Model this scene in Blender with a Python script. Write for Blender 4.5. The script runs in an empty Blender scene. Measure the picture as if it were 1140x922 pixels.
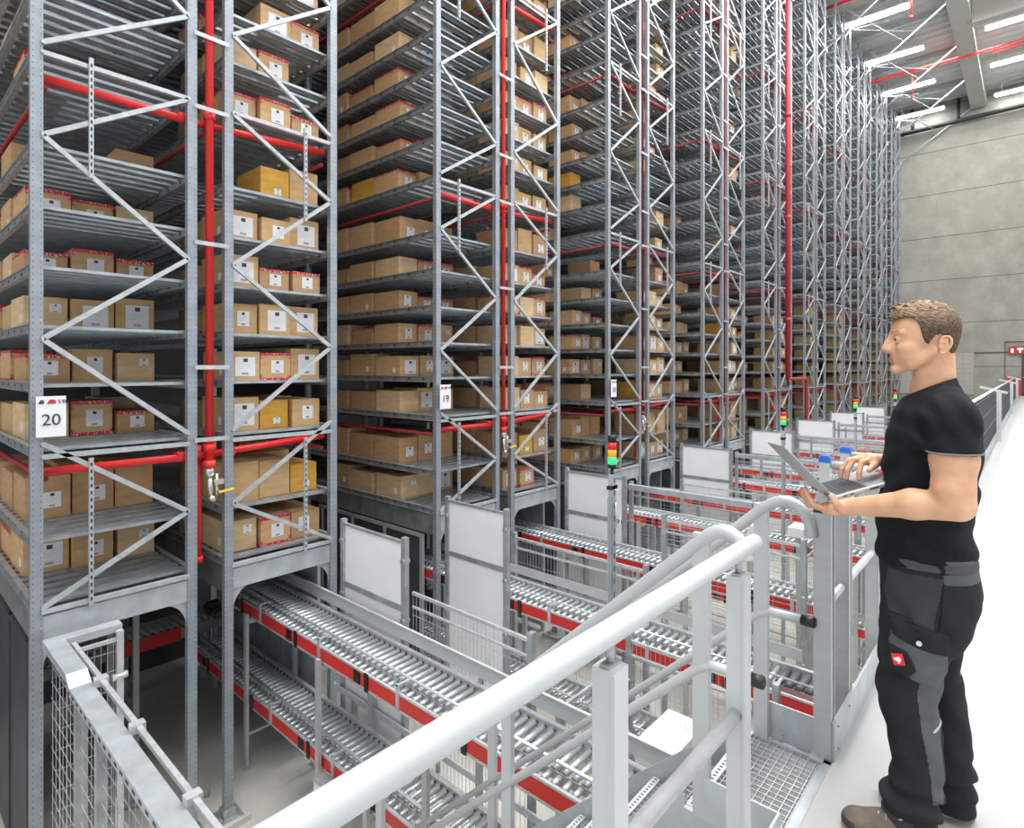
import bpy, math, random
import numpy as np
from mathutils import Vector, Matrix
random.seed(7)
C = bpy.context.scene.collection
PI = math.pi

# ------------------------------------------------------------------ materials
def mat(name, col, rough=0.5, metal=0.0, emit=None, estr=0.0, noise=None, bump=None, coat=0.0):
    m = bpy.data.materials.new(name); m.use_nodes = True
    nt = m.node_tree; b = nt.nodes['Principled BSDF']
    b.inputs['Base Color'].default_value = (*col, 1)
    b.inputs['Roughness'].default_value = rough
    b.inputs['Metallic'].default_value = metal
    if coat: b.inputs['Coat Weight'].default_value = coat
    if emit:
        b.inputs['Emission Color'].default_value = (*emit, 1)
        b.inputs['Emission Strength'].default_value = estr
    tc = None
    if noise or bump:
        tc = nt.nodes.new('ShaderNodeTexCoord')
    if noise:   # (scale, amount, (sx,sy,sz))
        sc, amt, st = noise
        mp = nt.nodes.new('ShaderNodeMapping'); mp.inputs['Scale'].default_value = st
        nt.links.new(tc.outputs['Object'], mp.inputs['Vector'])
        n = nt.nodes.new('ShaderNodeTexNoise'); n.inputs['Scale'].default_value = sc
        n.inputs['Detail'].default_value = 4
        nt.links.new(mp.outputs[0], n.inputs['Vector'])
        r = nt.nodes.new('ShaderNodeMapRange')
        r.inputs['From Min'].default_value = 0.3; r.inputs['From Max'].default_value = 0.7
        r.inputs['To Min'].default_value = 1 - amt; r.inputs['To Max'].default_value = 1 + amt
        nt.links.new(n.outputs['Fac'], r.inputs['Value'])
        mx = nt.nodes.new('ShaderNodeVectorMath'); mx.operation = 'SCALE'
        mx.inputs[0].default_value = col
        nt.links.new(r.outputs[0], mx.inputs['Scale'])
        nt.links.new(mx.outputs[0], b.inputs['Base Color'])
    if bump:
        sc, strg = bump
        n2 = nt.nodes.new('ShaderNodeTexNoise'); n2.inputs['Scale'].default_value = sc
        nt.links.new(tc.outputs['Object'], n2.inputs['Vector'])
        bp = nt.nodes.new('ShaderNodeBump'); bp.inputs['Strength'].default_value = strg
        bp.inputs['Distance'].default_value = 0.01
        nt.links.new(n2.outputs['Fac'], bp.inputs['Height'])
        nt.links.new(bp.outputs[0], b.inputs['Normal'])
    return m

M = {}
M['galv'] = mat('galvanised_steel', (0.44, 0.47, 0.49), 0.38, 0.55, noise=(9, 0.22, (1, 1, 1)))
M['galv_plank'] = mat('galvanised_plank', (0.40, 0.44, 0.47), 0.36, 0.6, noise=(7, 0.25, (1, 3, 3)))
M['galv_light'] = mat('bright_galvanised_tube', (0.66, 0.68, 0.70), 0.3, 0.5, noise=(14, 0.12, (1, 1, 1)))
M['galv_sheet'] = mat('galvanised_sheet', (0.50, 0.54, 0.57), 0.4, 0.45, noise=(6, 0.15, (1, 1, 1)))
M['deck'] = mat('dusty_deck_plate', (0.20, 0.20, 0.20), 0.6, 0.2, noise=(5, 0.3, (1, 1, 1)))
M['brace'] = mat('zinc_brace', (0.50, 0.53, 0.55), 0.38, 0.45, noise=(10, 0.15, (1, 1, 1)))
M['rail_white'] = mat('light_grey_rail', (0.57, 0.59, 0.60), 0.35, 0.1, noise=(5, 0.04, (1, 1, 1)))
M['post_grey'] = mat('aluminium_post', (0.50, 0.52, 0.52), 0.42, 0.25, noise=(4, 0.06, (1, 1, 8)))
M['red'] = mat('red_pipe_paint', (0.82, 0.03, 0.03), 0.35)
M['red_rail'] = mat('red_conveyor_profile', (0.70, 0.035, 0.025), 0.4)
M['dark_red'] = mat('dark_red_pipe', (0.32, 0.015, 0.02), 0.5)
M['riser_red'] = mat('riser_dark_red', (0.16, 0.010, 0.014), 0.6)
M['main_red'] = mat('fire_main_red', (0.48, 0.02, 0.03), 0.45)
M['roller'] = mat('steel_roller', (0.60, 0.65, 0.67), 0.38, 0.6, noise=(20, 0.1, (1, 1, 1)))
M['rubber'] = mat('rubber_roller', (0.10, 0.11, 0.13), 0.5)
M['black'] = mat('black_plastic', (0.015, 0.015, 0.016), 0.45)
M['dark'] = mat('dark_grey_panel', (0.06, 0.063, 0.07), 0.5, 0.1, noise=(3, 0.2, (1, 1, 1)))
M['white_plate'] = mat('white_panel', (0.93, 0.94, 0.96), 0.45, noise=(2, 0.03, (1, 1, 1)))
M['white_box'] = mat('white_cabinet_paint', (0.80, 0.80, 0.79), 0.4)
M['wire'] = mat('fence_wire', (0.52, 0.54, 0.56), 0.4, 0.3)
M['blue'] = mat('blue_cap', (0.02, 0.16, 0.62), 0.4)
M['yellow'] = mat('yellow_handle', (0.85, 0.62, 0.02), 0.4)
M['brass'] = mat('valve_metal', (0.72, 0.70, 0.66), 0.25, 0.8)
M['foil'] = mat('grey_foil', (0.35, 0.36, 0.37), 0.4)
M['lab_white'] = mat('label_paper', (0.80, 0.80, 0.82), 0.5)
M['ink'] = mat('label_ink', (0.05, 0.05, 0.06), 0.6)
M['ink_red'] = mat('red_print', (0.55, 0.02, 0.05), 0.5)

def card(name, col):
    return mat(name, col, 0.75, 0, noise=(5, 0.12, (1, 1, 3)), bump=(40, 0.08))
CARD = [card('kraft_cardboard', (0.60, 0.385, 0.19)), card('light_kraft_cardboard', (0.69, 0.49, 0.28)),
        card('brown_cardboard', (0.51, 0.31, 0.155)), card('ochre_cardboard', (0.66, 0.36, 0.055))]

def tape_mat():
    m = mat('red_printed_tape', (0.62, 0.02, 0.03), 0.35)
    nt = m.node_tree; b = nt.nodes['Principled BSDF']
    tc = nt.nodes.new('ShaderNodeTexCoord'); mp = nt.nodes.new('ShaderNodeMapping')
    mp.inputs['Scale'].default_value = (60, 60, 30)
    nt.links.new(tc.outputs['Object'], mp.inputs['Vector'])
    n = nt.nodes.new('ShaderNodeTexNoise'); n.inputs['Scale'].default_value = 1.3; n.inputs['Detail'].default_value = 1
    nt.links.new(mp.outputs[0], n.inputs['Vector'])
    r = nt.nodes.new('ShaderNodeValToRGB')
    r.color_ramp.elements[0].position = 0.56; r.color_ramp.elements[0].color = (0.60, 0.015, 0.025, 1)
    r.color_ramp.elements[1].position = 0.62; r.color_ramp.elements[1].color = (0.75, 0.6, 0.6, 1)
    nt.links.new(n.outputs['Fac'], r.inputs['Fac']); nt.links.new(r.outputs[0], b.inputs['Base Color'])
    return m
M['tape'] = tape_mat()

def upright_mat():   # rows of small punched slots down the profile
    m = mat('punched_upright_steel', (0.47, 0.50, 0.54), 0.42, 0.45)
    nt = m.node_tree; b = nt.nodes['Principled BSDF']
    tc = nt.nodes.new('ShaderNodeTexCoord'); sp = nt.nodes.new('ShaderNodeSeparateXYZ')
    nt.links.new(tc.outputs['Object'], sp.inputs[0])
    def mt(op, a, bb=None, c=None):
        n = nt.nodes.new('ShaderNodeMath'); n.operation = op
        for i, v in enumerate((a, bb, c)):
            if v is None: continue
            if isinstance(v, (int, float)): n.inputs[i].default_value = v
            else: nt.links.new(v, n.inputs[i])
        return n.outputs[0]
    fz = mt('LESS_THAN', mt('ABSOLUTE', mt('SUBTRACT', mt('FRACT', mt('DIVIDE', sp.outputs['Z'], 0.05)), 0.5)), 0.12)
    fx = mt('LESS_THAN', mt('ABSOLUTE', mt('SUBTRACT', mt('ABSOLUTE', sp.outputs['X']), 0.026)), 0.0032)
    fy = mt('LESS_THAN', mt('ABSOLUTE', mt('SUBTRACT', sp.outputs['Y'], 0.022)), 0.0055)
    f = mt('MULTIPLY', fz, mt('MAXIMUM', fx, fy))
    n = nt.nodes.new('ShaderNodeTexNoise'); n.inputs['Scale'].default_value = 6
    nt.links.new(tc.outputs['Object'], n.inputs['Vector'])
    r = nt.nodes.new('ShaderNodeValToRGB')
    r.color_ramp.elements[0].position = .3; r.color_ramp.elements[0].color = (0.28, 0.31, 0.345, 1)
    r.color_ramp.elements[1].position = .7; r.color_ramp.elements[1].color = (0.36, 0.39, 0.43, 1)
    nt.links.new(n.outputs['Fac'], r.inputs['Fac'])
    mx = nt.nodes.new('ShaderNodeMix'); mx.data_type = 'RGBA'
    nt.links.new(f, mx.inputs[0]); nt.links.new(r.outputs[0], mx.inputs[6]); mx.inputs[7].default_value = (0.12, 0.125, 0.14, 1)
    nt.links.new(mx.outputs[2], b.inputs['Base Color'])
    return m
M['upright'] = upright_mat()

def concrete(name, c1, c2, joint=None, rough=0.75, scale=0.6, spec=0.3):
    m = mat(name, c1, rough)
    nt = m.node_tree; b = nt.nodes['Principled BSDF']
    b.inputs['Specular IOR Level'].default_value = spec
    tc = nt.nodes.new('ShaderNodeTexCoord')
    n = nt.nodes.new('ShaderNodeTexNoise'); n.inputs['Scale'].default_value = scale; n.inputs['Detail'].default_value = 8; n.inputs['Roughness'].default_value = .65
    nt.links.new(tc.outputs['Object'], n.inputs['Vector'])
    r = nt.nodes.new('ShaderNodeValToRGB')
    r.color_ramp.elements[0].position = .35; r.color_ramp.elements[0].color = (*c1, 1)
    r.color_ramp.elements[1].position = .7; r.color_ramp.elements[1].color = (*c2, 1)
    nt.links.new(n.outputs['Fac'], r.inputs['Fac'])
    out = r.outputs[0]
    if joint:   # dark joints: dict axis -> (pitch, offset, width)
        sp = nt.nodes.new('ShaderNodeSeparateXYZ'); nt.links.new(tc.outputs['Object'], sp.inputs[0])
        for ax, (p, o, w) in joint.items():
            a = nt.nodes.new('ShaderNodeMath'); a.operation = 'ADD'; a.inputs[1].default_value = o; nt.links.new(sp.outputs[ax], a.inputs[0])
            d = nt.nodes.new('ShaderNodeMath'); d.operation = 'DIVIDE'; d.inputs[1].default_value = p; nt.links.new(a.outputs[0], d.inputs[0])
            f = nt.nodes.new('ShaderNodeMath'); f.operation = 'FRACT'; nt.links.new(d.outputs[0], f.inputs[0])
            l = nt.nodes.new('ShaderNodeMath'); l.operation = 'LESS_THAN'; l.inputs[1].default_value = w / p; nt.links.new(f.outputs[0], l.inputs[0])
            mx = nt.nodes.new('ShaderNodeMix'); mx.data_type = 'RGBA'
            nt.links.new(l.outputs[0], mx.inputs[0]); nt.links.new(out, mx.inputs[6]); mx.inputs[7].default_value = (c1[0]*.35, c1[1]*.35, c1[2]*.35, 1)
            out = mx.outputs[2]
    nt.links.new(out, b.inputs['Base Color'])
    return m

# ------------------------------------------------------------------ mesh builder
class MB:
    def __init__(s): s.v = []; s.f = []; s.m = []; s.sm = []; s.st = []
    def add(s, vs, fs, mi=0, smooth=False):
        b = len(s.v); s.st.append(b); s.v += [tuple(v) for v in vs]
        for f in fs: s.f.append(tuple(b + i for i in f)); s.m.append(mi); s.sm.append(smooth)
        return s
    def box(s, x0, x1, y0, y1, z0, z1, mi=0):
        if x0 > x1: x0, x1 = x1, x0
        if y0 > y1: y0, y1 = y1, y0
        if z0 > z1: z0, z1 = z1, z0
        return s.add([(x0,y0,z0),(x1,y0,z0),(x1,y1,z0),(x0,y1,z0),(x0,y0,z1),(x1,y0,z1),(x1,y1,z1),(x0,y1,z1)],
              [(0,3,2,1),(4,5,6,7),(0,1,5,4),(1,2,6,5),(2,3,7,6),(3,0,4,7)], mi)
    def hexa(s, p, mi=0):   # 8 points: bottom ring, top ring
        return s.add(p, [(0,3,2,1),(4,5,6,7),(0,1,5,4),(1,2,6,5),(2,3,7,6),(3,0,4,7)], mi)
    def bar(s, a, b, w, h, up=(0,0,1), mi=0):   # rectangular bar a->b, width w across, height h along up
        a = Vector(a); b = Vector(b); d = (b - a).normalized(); u = Vector(up)
        if abs(d.dot(u)) > .98: u = Vector((0, 1, 0))
        r = d.cross(u).normalized(); u = r.cross(d).normalized()
        r *= w / 2; u *= h / 2
        return s.hexa([a-r-u, a+r-u, a+r+u, a-r+u, b-r-u, b+r-u, b+r+u, b-r+u], mi)
    def tube(s, pts, rad, n=12, mi=0, cap=True, rads=None):
        pts = [Vector(p) for p in pts]; N = len(pts)
        t0 = (pts[1] - pts[0]).normalized()
        u = Vector((0, 0, 1)) if abs(t0.z) < .9 else Vector((1, 0, 0))
        nrm = (u - t0 * u.dot(t0)).normalized()
        vs = []
        for i, p in enumerate(pts):
            if i == 0: t = t0
            elif i == N - 1: t = (pts[-1] - pts[-2]).normalized()
            else: t = ((pts[i+1] - p).normalized() + (p - pts[i-1]).normalized()).normalized()
            nrm = (nrm - t * nrm.dot(t)).normalized(); bn = t.cross(nrm)
            r = rads[i] if rads else rad
            for k in range(n):
                a = 2 * PI * k / n
                vs.append(p + (nrm * math.cos(a) + bn * math.sin(a)) * r)
        fs = []
        for i in range(N - 1):
            for k in range(n):
                k2 = (k + 1) % n
                fs.append((i*n+k, i*n+k2, (i+1)*n+k2, (i+1)*n+k))
        s.add(vs, fs, mi, n > 5)
        if cap:
            b = len(s.v) - len(vs)
            s.f.append(tuple(b + k for k in range(n))[::-1]); s.m.append(mi); s.sm.append(False)
            s.f.append(tuple(b + (N-1)*n + k for k in range(n))); s.m.append(mi); s.sm.append(False)
        return s
    def prism(s, poly, axis, a, b, mi=0):   # poly in the other two axes
        n = len(poly); vs = []
        for c in (a, b):
            for p in poly:
                v = [p[0], p[1]]; v.insert(axis, c); vs.append(v)
        fs = [tuple(range(n))[::-1], tuple(range(n, 2*n))] + [(i, (i+1) % n, n + (i+1) % n, n + i) for i in range(n)]
        return s.add(vs, fs, mi)
    def mesh(s, name, mats):
        me = bpy.data.meshes.new(name)
        me.from_pydata(s.v, [], s.f)
        for m in (mats if isinstance(mats, (list, tuple)) else [mats]): me.materials.append(m)
        me.polygons.foreach_set('material_index', s.m)
        me.polygons.foreach_set('use_smooth', s.sm)
        me.update()
        return me

def put_split(name, mb, mats, parent, loc=(0,0,0)):
    st = sorted(set(mb.st)) + [len(mb.v)]
    for i in range(len(st)-1):
        a, b = st[i], st[i+1]; q = MB(); q.v = mb.v[a:b]
        for f, m, s in zip(mb.f, mb.m, mb.sm):
            if a <= f[0] < b: q.f.append(tuple(j-a for j in f)); q.m.append(m); q.sm.append(s)
        put(name, q.mesh(name, mats), parent, loc)

def smooth_normals(me):
    import bmesh
    bm = bmesh.new(); bm.from_mesh(me); bmesh.ops.recalc_face_normals(bm, faces=bm.faces); bm.to_mesh(me); bm.free()

def bevel(o, w=0.003, seg=2):
    b = o.modifiers.new('bevel', 'BEVEL'); b.width = w; b.segments = seg; b.limit_method = 'ANGLE'
    return o

def tag(o, label=None, cat=None, group=None, kind=None):
    if label: o['label'] = label
    if cat: o['category'] = cat
    if group: o['group'] = group
    if kind: o['kind'] = kind
    return o

def put(name, me, parent=None, loc=(0,0,0), rz=0.0, scale=None):
    o = bpy.data.objects.new(name, me); C.objects.link(o)
    if parent is not None: o.parent = parent
    o.location = loc
    if rz: o.rotation_euler = (0, 0, rz)
    if scale: o.scale = scale
    return o

def root(name, loc, label, cat, group=None, rz=0.0):
    o = bpy.data.objects.new(name, None); C.objects.link(o)
    o.location = loc; o.empty_display_size = .1
    if rz: o.rotation_euler = (0, 0, rz)
    return tag(o, label, cat, group)

def struct(name, me, loc=(0,0,0)):
    return tag(put(name, me, None, loc), kind='structure')

def arc(c, r, a0, a1, n, f):   # f maps (cos, sin) -> 3D
    return [f(c, r * math.cos(a0 + (a1-a0)*i/n), r * math.sin(a0 + (a1-a0)*i/n)) for i in range(n+1)]

ORD = ['bottom', 'second', 'third', 'fourth', 'fifth', 'sixth', 'seventh', 'eighth', 'ninth', 'tenth', 'eleventh',
       'twelfth', 'thirteenth', 'fourteenth', 'fifteenth', 'sixteenth', 'seventeenth', 'eighteenth', 'nineteenth',
       'twentieth'] + ['twenty-' + w for w in ('first', 'second', 'third', 'fourth', 'fifth', 'sixth', 'seventh', 'eighth', 'ninth')] + \
      ['thirtieth', 'thirty-first', 'thirty-second', 'thirty-third', 'thirty-fourth']
FLOOR_Z = -3.0
# ------------------------------------------------------------------ camera, world
cam = bpy.data.cameras.new('camera'); co = bpy.data.objects.new('camera', cam); C.objects.link(co)
TH = math.radians(41.74)
co.location = (0, 0, 1.57)
co.rotation_euler = (PI/2, 0, TH - PI/2)
cam.sensor_width = 36; cam.lens = 36 * 650 / 1140
cam.shift_y = -52 / 1140; cam.clip_start = .05; cam.clip_end = 200
bpy.context.scene.camera = co

w = bpy.data.worlds.new('world'); bpy.context.scene.world = w; w.use_nodes = True
bg = w.node_tree.nodes['Background']
bg.inputs['Color'].default_value = (0.93, 0.96, 1.0, 1); bg.inputs['Strength'].default_value = 1.05
sc = bpy.context.scene
sc.view_settings.view_transform = 'Standard'; sc.view_settings.look = 'None'
sc.view_settings.gamma = 1; sc.view_settings.use_curve_mapping = False
sc.view_settings.exposure = 0.0
cy = sc.cycles
cy.max_bounces = 5; cy.diffuse_bounces = 3; cy.glossy_bounces = 3; cy.transmission_bounces = 2
cy.use_denoising = True; cy.sample_clamp_indirect = 6; cy.caustics_reflective = False; cy.caustics_refractive = False

# ------------------------------------------------------------------ room shell
M['floor_low'] = concrete('hall_floor_screed', (0.50, 0.49, 0.44), (0.66, 0.65, 0.61), rough=0.26, scale=.5, spec=.5)
M['floor_walk'] = concrete('white_walkway_coating', (0.47, 0.47, 0.47), (0.52, 0.52, 0.52), rough=0.5, scale=2.5)
M['wall_conc'] = concrete('precast_concrete', (0.26, 0.26, 0.225), (0.36, 0.355, 0.31), joint={'Z': (2.55, .95, .035), 'Y': (12, 3.4, .03)}, scale=1.1)
M['wall_dark'] = concrete('depth_shade_and_trim', (0.07, 0.07, 0.07), (0.11, 0.11, 0.105))  # near-black tone paints the unlit depth behind the racks; joint trim shares it
M['block'] = concrete('blockwork', (0.36, 0.355, 0.32), (0.40, 0.395, 0.36), joint={'Z': (.25, 0, .006), 'Y': (.5, 0, .006)}, scale=2)
M['beam_conc'] = concrete('concrete_beam', (0.50, 0.49, 0.44), (0.60, 0.59, 0.54))
M['sheet_roof'] = mat('ceiling_sheet', (0.62, 0.63, 0.60), 0.5, 0.0)

XE = 42.5; ZC = 17.2
struct('floor', MB().box(-8, XE, -12, 13.4, -3.15, -3.0).mesh('floor', M['floor_low']))
# walkway slab: main deck up to the racks side edge, notch for the stair landing
mb = MB(); mb.box(-6, XE, -11.5, .60, -.28, 0)
struct('floor', mb.mesh('walkway', M['floor_walk']))
struct('wall_end', MB().box(XE, XE+.3, -12, 13.4, -3, ZC+.3).mesh('wall_end', M['wall_conc']))
struct('wall_depth_backing', MB().box(-8, XE, 13.4, 13.7, -3, ZC+.3).mesh('wall_depth_backing', M['wall_dark']))  # added dark backing, closes the rack depth and stands in for its shade
# trapezoid sheet ceiling, ribs along Y
mb = MB(); x = -8.0
prof = []
while x < XE:
    prof += [(x, ZC), (x+.32, ZC), (x+.40, ZC+.11), (x+.52, ZC+.11)]; x += .60
prof.append((x, ZC))
vs = [(a, -12, b) for a, b in prof] + [(a, 13.4, b) for a, b in prof]; n = len(prof)
mb.add(vs, [(i, i+1, n+i+1, n+i) for i in range(n-1)])
mb.box(-8, XE, -12, 13.4, ZC+.12, ZC+.3)
struct('ceiling', mb.mesh('ceiling', M['sheet_roof']))
# precast roof beams
struct('trim_1', MB().box(-8, XE-.01, 1.95, 2.65, 16.35, ZC-.01).mesh('roof_beam', M['beam_conc']))
for i, bx in enumerate((20.5, 31.5)):
    struct(f'trim_{i+2}', MB().box(bx, bx+.45, -12, 1.94, 16.2, ZC-.01).mesh('cross_beam', M['beam_conc']))
# purlin angles under the sheet
mb = MB()
for X in (18.9, 27.0, 31.3, 35.6, 39.9):
    mb.box(X, X+.12, 2.7, 12.8, ZC-.25, ZC-.02)
struct('trim_5', mb.mesh('purlin', M['galv_sheet']))
struct('wall_block', MB().box(XE-.06, XE-.001, 2.5, 6.2, 0.0, 2.4).mesh('block_wall', M['block']))
struct('trim_6', MB().box(XE-.05, XE-.001, -1, 2.5, 2.38, 2.43).box(XE-.05, XE-.001, 1.14, 1.17, 0, 3.0).box(XE-.05, XE-.001, .3, 1.17, 2.97, 3.0).mesh('joint_trim', M['wall_dark']))
dm = mat('door_paint', (0.05, 0.05, 0.055), .4)
d = struct('door_1', MB().box(XE-.07, XE-.001, -.75, .46, 0, 2.3).mesh('door', dm))
put('door_handle', MB().box(XE-.14, XE-.071, .30, .40, 1.0, 1.04).mesh('door_handle', M['galv']), d)
# dark service pipe along the end wall under the ceiling
pm = mat('dark_pipe', (0.03, 0.03, 0.03), .5)
t = root('drain_pipe', (XE-.25, -2, 15.75), 'dark drain pipe running along the end wall under the ceiling', 'pipe')
put('pipe', MB().tube([(0, -9, .35), (0, 13.2, -.15)], .13, 12).mesh('drain_pipe', pm), t)
for yy in (5.2, 7.4):
    put('downpipe', MB().tube([(0, yy, .05), (-.05, yy, .3), (-.05, yy, 1.3)], .085, 10).mesh('downpipe', pm), t)
# ceiling luminaires
M['tube'] = mat('lamp_tube', (1, 1, 1), .4, emit=(0.96, 0.98, 1.0), estr=26)
hous = MB().box(-.24, .24, -1.2, 1.2, .04, .12).box(-.03, .03, -.9, -.85, .12, .6).box(-.03, .03, .85, .9, .12, .6).mesh('lamp_housing', M['white_box'])
tubem = MB().box(-.20, .20, -1.15, 1.15, 0, .039).mesh('lamp_tube', M['tube'])
side = {5.0: 'over the rack fronts', 0.4: 'over the walkway edge'}
for i in range(12):
    X = 41.8 - 4.27*i
    for Y in (5.0, .4, -5):
        if Y == -5 and i > 9: continue
        lab = f"long white ceiling light {side.get(Y, 'far over the walkway')}, {ORD[i] if i else 'first'} from the end wall"
        t = root('ceiling_light', (X, Y, 16.55), lab, 'light', 'strip lights under the hall ceiling')
        put('lamp_housing', hous, t); put('lamp_tube', tubem, t)
# large soft lamps of the hall, at the luminaires' height
for (X, Y, e) in ((1, 2.6, 1500), (8, 2.6, 1500), (16, 2.6, 1500), (26, 2.6, 1500), (36, 2.6, 1100), (-3, -4, 900), (10, -6, 900), (24, -6, 900)):
    l = bpy.data.lights.new('hall_lamp', 'AREA'); l.shape = 'RECTANGLE'; l.size = 8; l.size_y = 3; l.energy = e; l.color = (1, .99, .97)
    lo = bpy.data.objects.new('hall_lamp', l); C.objects.link(lo); lo.location = (X, Y, 16.4)
# red sprinkler mains at the ceiling
t = root('sprinkler_main', (25, 3, 16), 'red sprinkler main pipe running below the ceiling lights', 'pipe')
put('main_pipe', MB().tube([(10, 9, .35), (10, -1.6, .35)], .075, 10).mesh('main_pipe', M['red']), t)
put('branch_pipe', MB().tube([(2, 9, .6), (2, -2.0, .6)], .06, 10).mesh('branch_pipe', M['red']), t)
for k in range(3):
    put('header_pipe', MB().tube([(10, -1.6, .35-.12*k), (9.9, -2.2-.1*k, .35-.12*k), (9.9, -10, .35-.12*k)], .03, 8).mesh('header_pipe', M['red']), t)
for (xx, yy) in ((10, 1.5), (2, 0.5), (10, -4.2), (2, -5)):
    put('drop_pipe', MB().tube([(xx, yy, .35), (xx, yy, -.9)], .03, 8).tube([(xx, yy, -.9), (xx, yy, -1.0)], .06, 8).mesh('drop_pipe', M['red']), t)
# exit sign, extinguisher
es = mat('exit_sign_red', (0.35, .03, .02), .4, emit=(.8, .1, .05), estr=.08); ew = mat('exit_white', (.8, .8, .7), .4, emit=(1, .95, .8), estr=.8)
t = root('exit_sign', (XE-.12, .85, 2.5), 'small red and white exit sign on the end wall', 'sign')
put('sign_plate', MB().box(-.03, .03, -.75, .15, -.2, .22).mesh('sign_plate', es), t)
put('pictogram', MB().box(-.04, -.031, -.05, .05, -.12, .1).box(-.04, -.031, -.45, -.2, .04, .12).box(-.04, -.031, -.36, -.29, -.12, .04).mesh('pictogram', ew), t)
t = root('fire_extinguisher', (XE-.36, .82, .0), 'red fire extinguisher on the end wall beside the door', 'fire extinguisher')
put('cylinder_body', MB().tube([(0, 0, .0), (0, 0, .75), (0, 0, .85)], .12, 14, rads=[.12, .12, .04]).mesh('cylinder_body', M['red']), t)
put('hose', MB().tube([(0, .02, .88), (0, .2, .8), (0, .2, .35)], .02, 8).mesh('hose', M['black']), t)
put('wall_bracket', MB().box(.1, .2, -.3, .3, .05, 1.0).mesh('wall_bracket', M['red']), t)
# ------------------------------------------------------------------ racks
PER = 4.27; WF = 1.17; XA = .963; XB = 2.475; YF = 6.0; RACK_TOP = 16.6; SP = 3.27
LEV = [-.37, .15]
for b in range(5):
    LEV += [.90 + SP*b + q for q in (0, .53, 1.02, 1.51, 2.01, 2.52)]
LEV = [z for z in LEV if z < 16.3]
DEP = 6.8
def sc_mesh(key, fn, cache={}):
    if key not in cache: cache[key] = fn()
    return cache[key]

def upright_me():
    mb = MB(); H = RACK_TOP + 3
    w, d, t = .042, .07, .010   # open profile with folded lips
    mb.box(-w, w, 0, t, 0, H); mb.box(-w, -w+t, t, d, 0, H); mb.box(w-t, w, t, d, 0, H)
    mb.box(-w+t, -w+.022, d-t, d, 0, H); mb.box(w-.022, w-t, d-t, d, 0, H)
    z = .45
    while z < H: mb.box(.024, .032, -.005, 0, z, z+.008, 1); mb.box(w, w+.004, .03, .038, z+.2, z+.208, 1); z += .5
    return mb.mesh('upright', [M['upright'], M['galv_light']])
UP = upright_me()
FOOT = MB().box(-.12, .12, -.06, .17, 0, .012).box(-.06, .06, -.02, .10, .012, .09).tube([(-.09, -.03, 0), (-.09, -.03, .05)], .01, 6).tube([(.09, .14, 0), (.09, .14, .05)], .01, 6).mesh('foot_plate', M['galv'])
PAD = MB().box(-.17, .17, -.11, .22, 0, .06).mesh('base_pad', M['beam_conc'])

def shelf_me(beams):
    mb = MB(); y = .10; w = .105
    while y < DEP - .1:
        mb.box(.03, WF-.03, y, y+w, -.004, 0); mb.box(.03, WF-.03, y, y+.004, -.028, -.004); mb.box(.03, WF-.03, y+w-.004, y+w, -.028, -.004)
        y += .185
    if beams:
        for x in (.0, WF): mb.box(x-.022, x+.022, .06, DEP, -.055, .012)
    return mb.mesh('shelf', M['galv_plank'])
SHELF = shelf_me(False); SHELF_B = shelf_me(True)
def beam_me():
    mb = MB(); mb.box(-.022, .022, .072, DEP, -.066, -.060); mb.box(-.022, .022, .072, DEP, .008, .014); mb.box(-.003, .003, .072, DEP, -.060, .008)
    for i in range(20): mb.box(-.006, .006, .3+i*.33, .325+i*.33, -.035, -.012, 1)
    return mb.mesh('shelf_beam', [M['galv'], M['black']])
BEAM = beam_me()

def brace_me(dz, dx=WF-.07):
    def f():
        mb = MB(); a = Vector((0, 0, 0)); b = Vector((dx, 0, dz))
        mb.bar(a, b, .006, .036, up=(0, 0, 1)); 
        d = (b-a).normalized(); n = Vector((-d.z, 0, d.x)) * .018
        mb.bar(a+n+Vector((0, .014, 0)), b+n+Vector((0, .014, 0)), .028, .005); mb.bar(a-n+Vector((0, .014, 0)), b-n+Vector((0, .014, 0)), .028, .005)
        for p in (a, b): mb.tube([p+Vector((0, -.012, 0)), p+Vector((0, -.004, 0))], .012, 6)
        return mb.mesh('brace', M['brace'])
    return sc_mesh(('br', round(dz, 3)), f)

def strut_me(L):
    mb = MB(); 
    mb.box(-.016, .016, -.003, .003, 0, L); mb.box(-.016, -.012, .003, .026, 0, L); mb.box(.012, .016, .003, .026, 0, L)
    z = .04
    while z < L-.03: mb.box(-.006, .006, -.005, -.003, z, z+.03, 1); z += .06
    return mb.mesh('slotted_strut', [M['brace'], M['black']])
STRUT = strut_me(1.02); STRUT_LOW = strut_me(1.25)

def portal_me():
    mb = MB(); x0, x1 = .042, WF-.042; y0, y1 = .01, .06; zt, zb = -.46, -.66; g = .20
    mb.box(x0, x1, y0, y1, zb, zt)
    for s, xe in ((1, x0), (-1, x1)):
        pts = [(xe, zb)] + [(xe + s*g*(1-math.sin(a)), zb - g*1.2*(1-math.cos(a))) for a in [PI/2*i/8 for i in range(9)][::-1]][::-1]
        poly = [(xe, zb)] + [(xe + s*(g - g*math.sin(PI/2*i/8)), zb - g*1.3*(1-math.cos(PI/2*i/8))) for i in range(9)]
        if s < 0: poly = poly[::-1]
        mb.prism(poly, 1, y0+.018, y0+.028)
    return mb.mesh('portal_beam', M['galv_sheet'])
PORTAL = portal_me()
DECK = MB().box(.03, WF-.03, .09, DEP, -.46, -.45).box(0, .02, .08, DEP, -.72, -.44).box(WF-.02, WF, .08, DEP, -.72, -.44).mesh('deck_plate', M['deck'])

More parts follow.
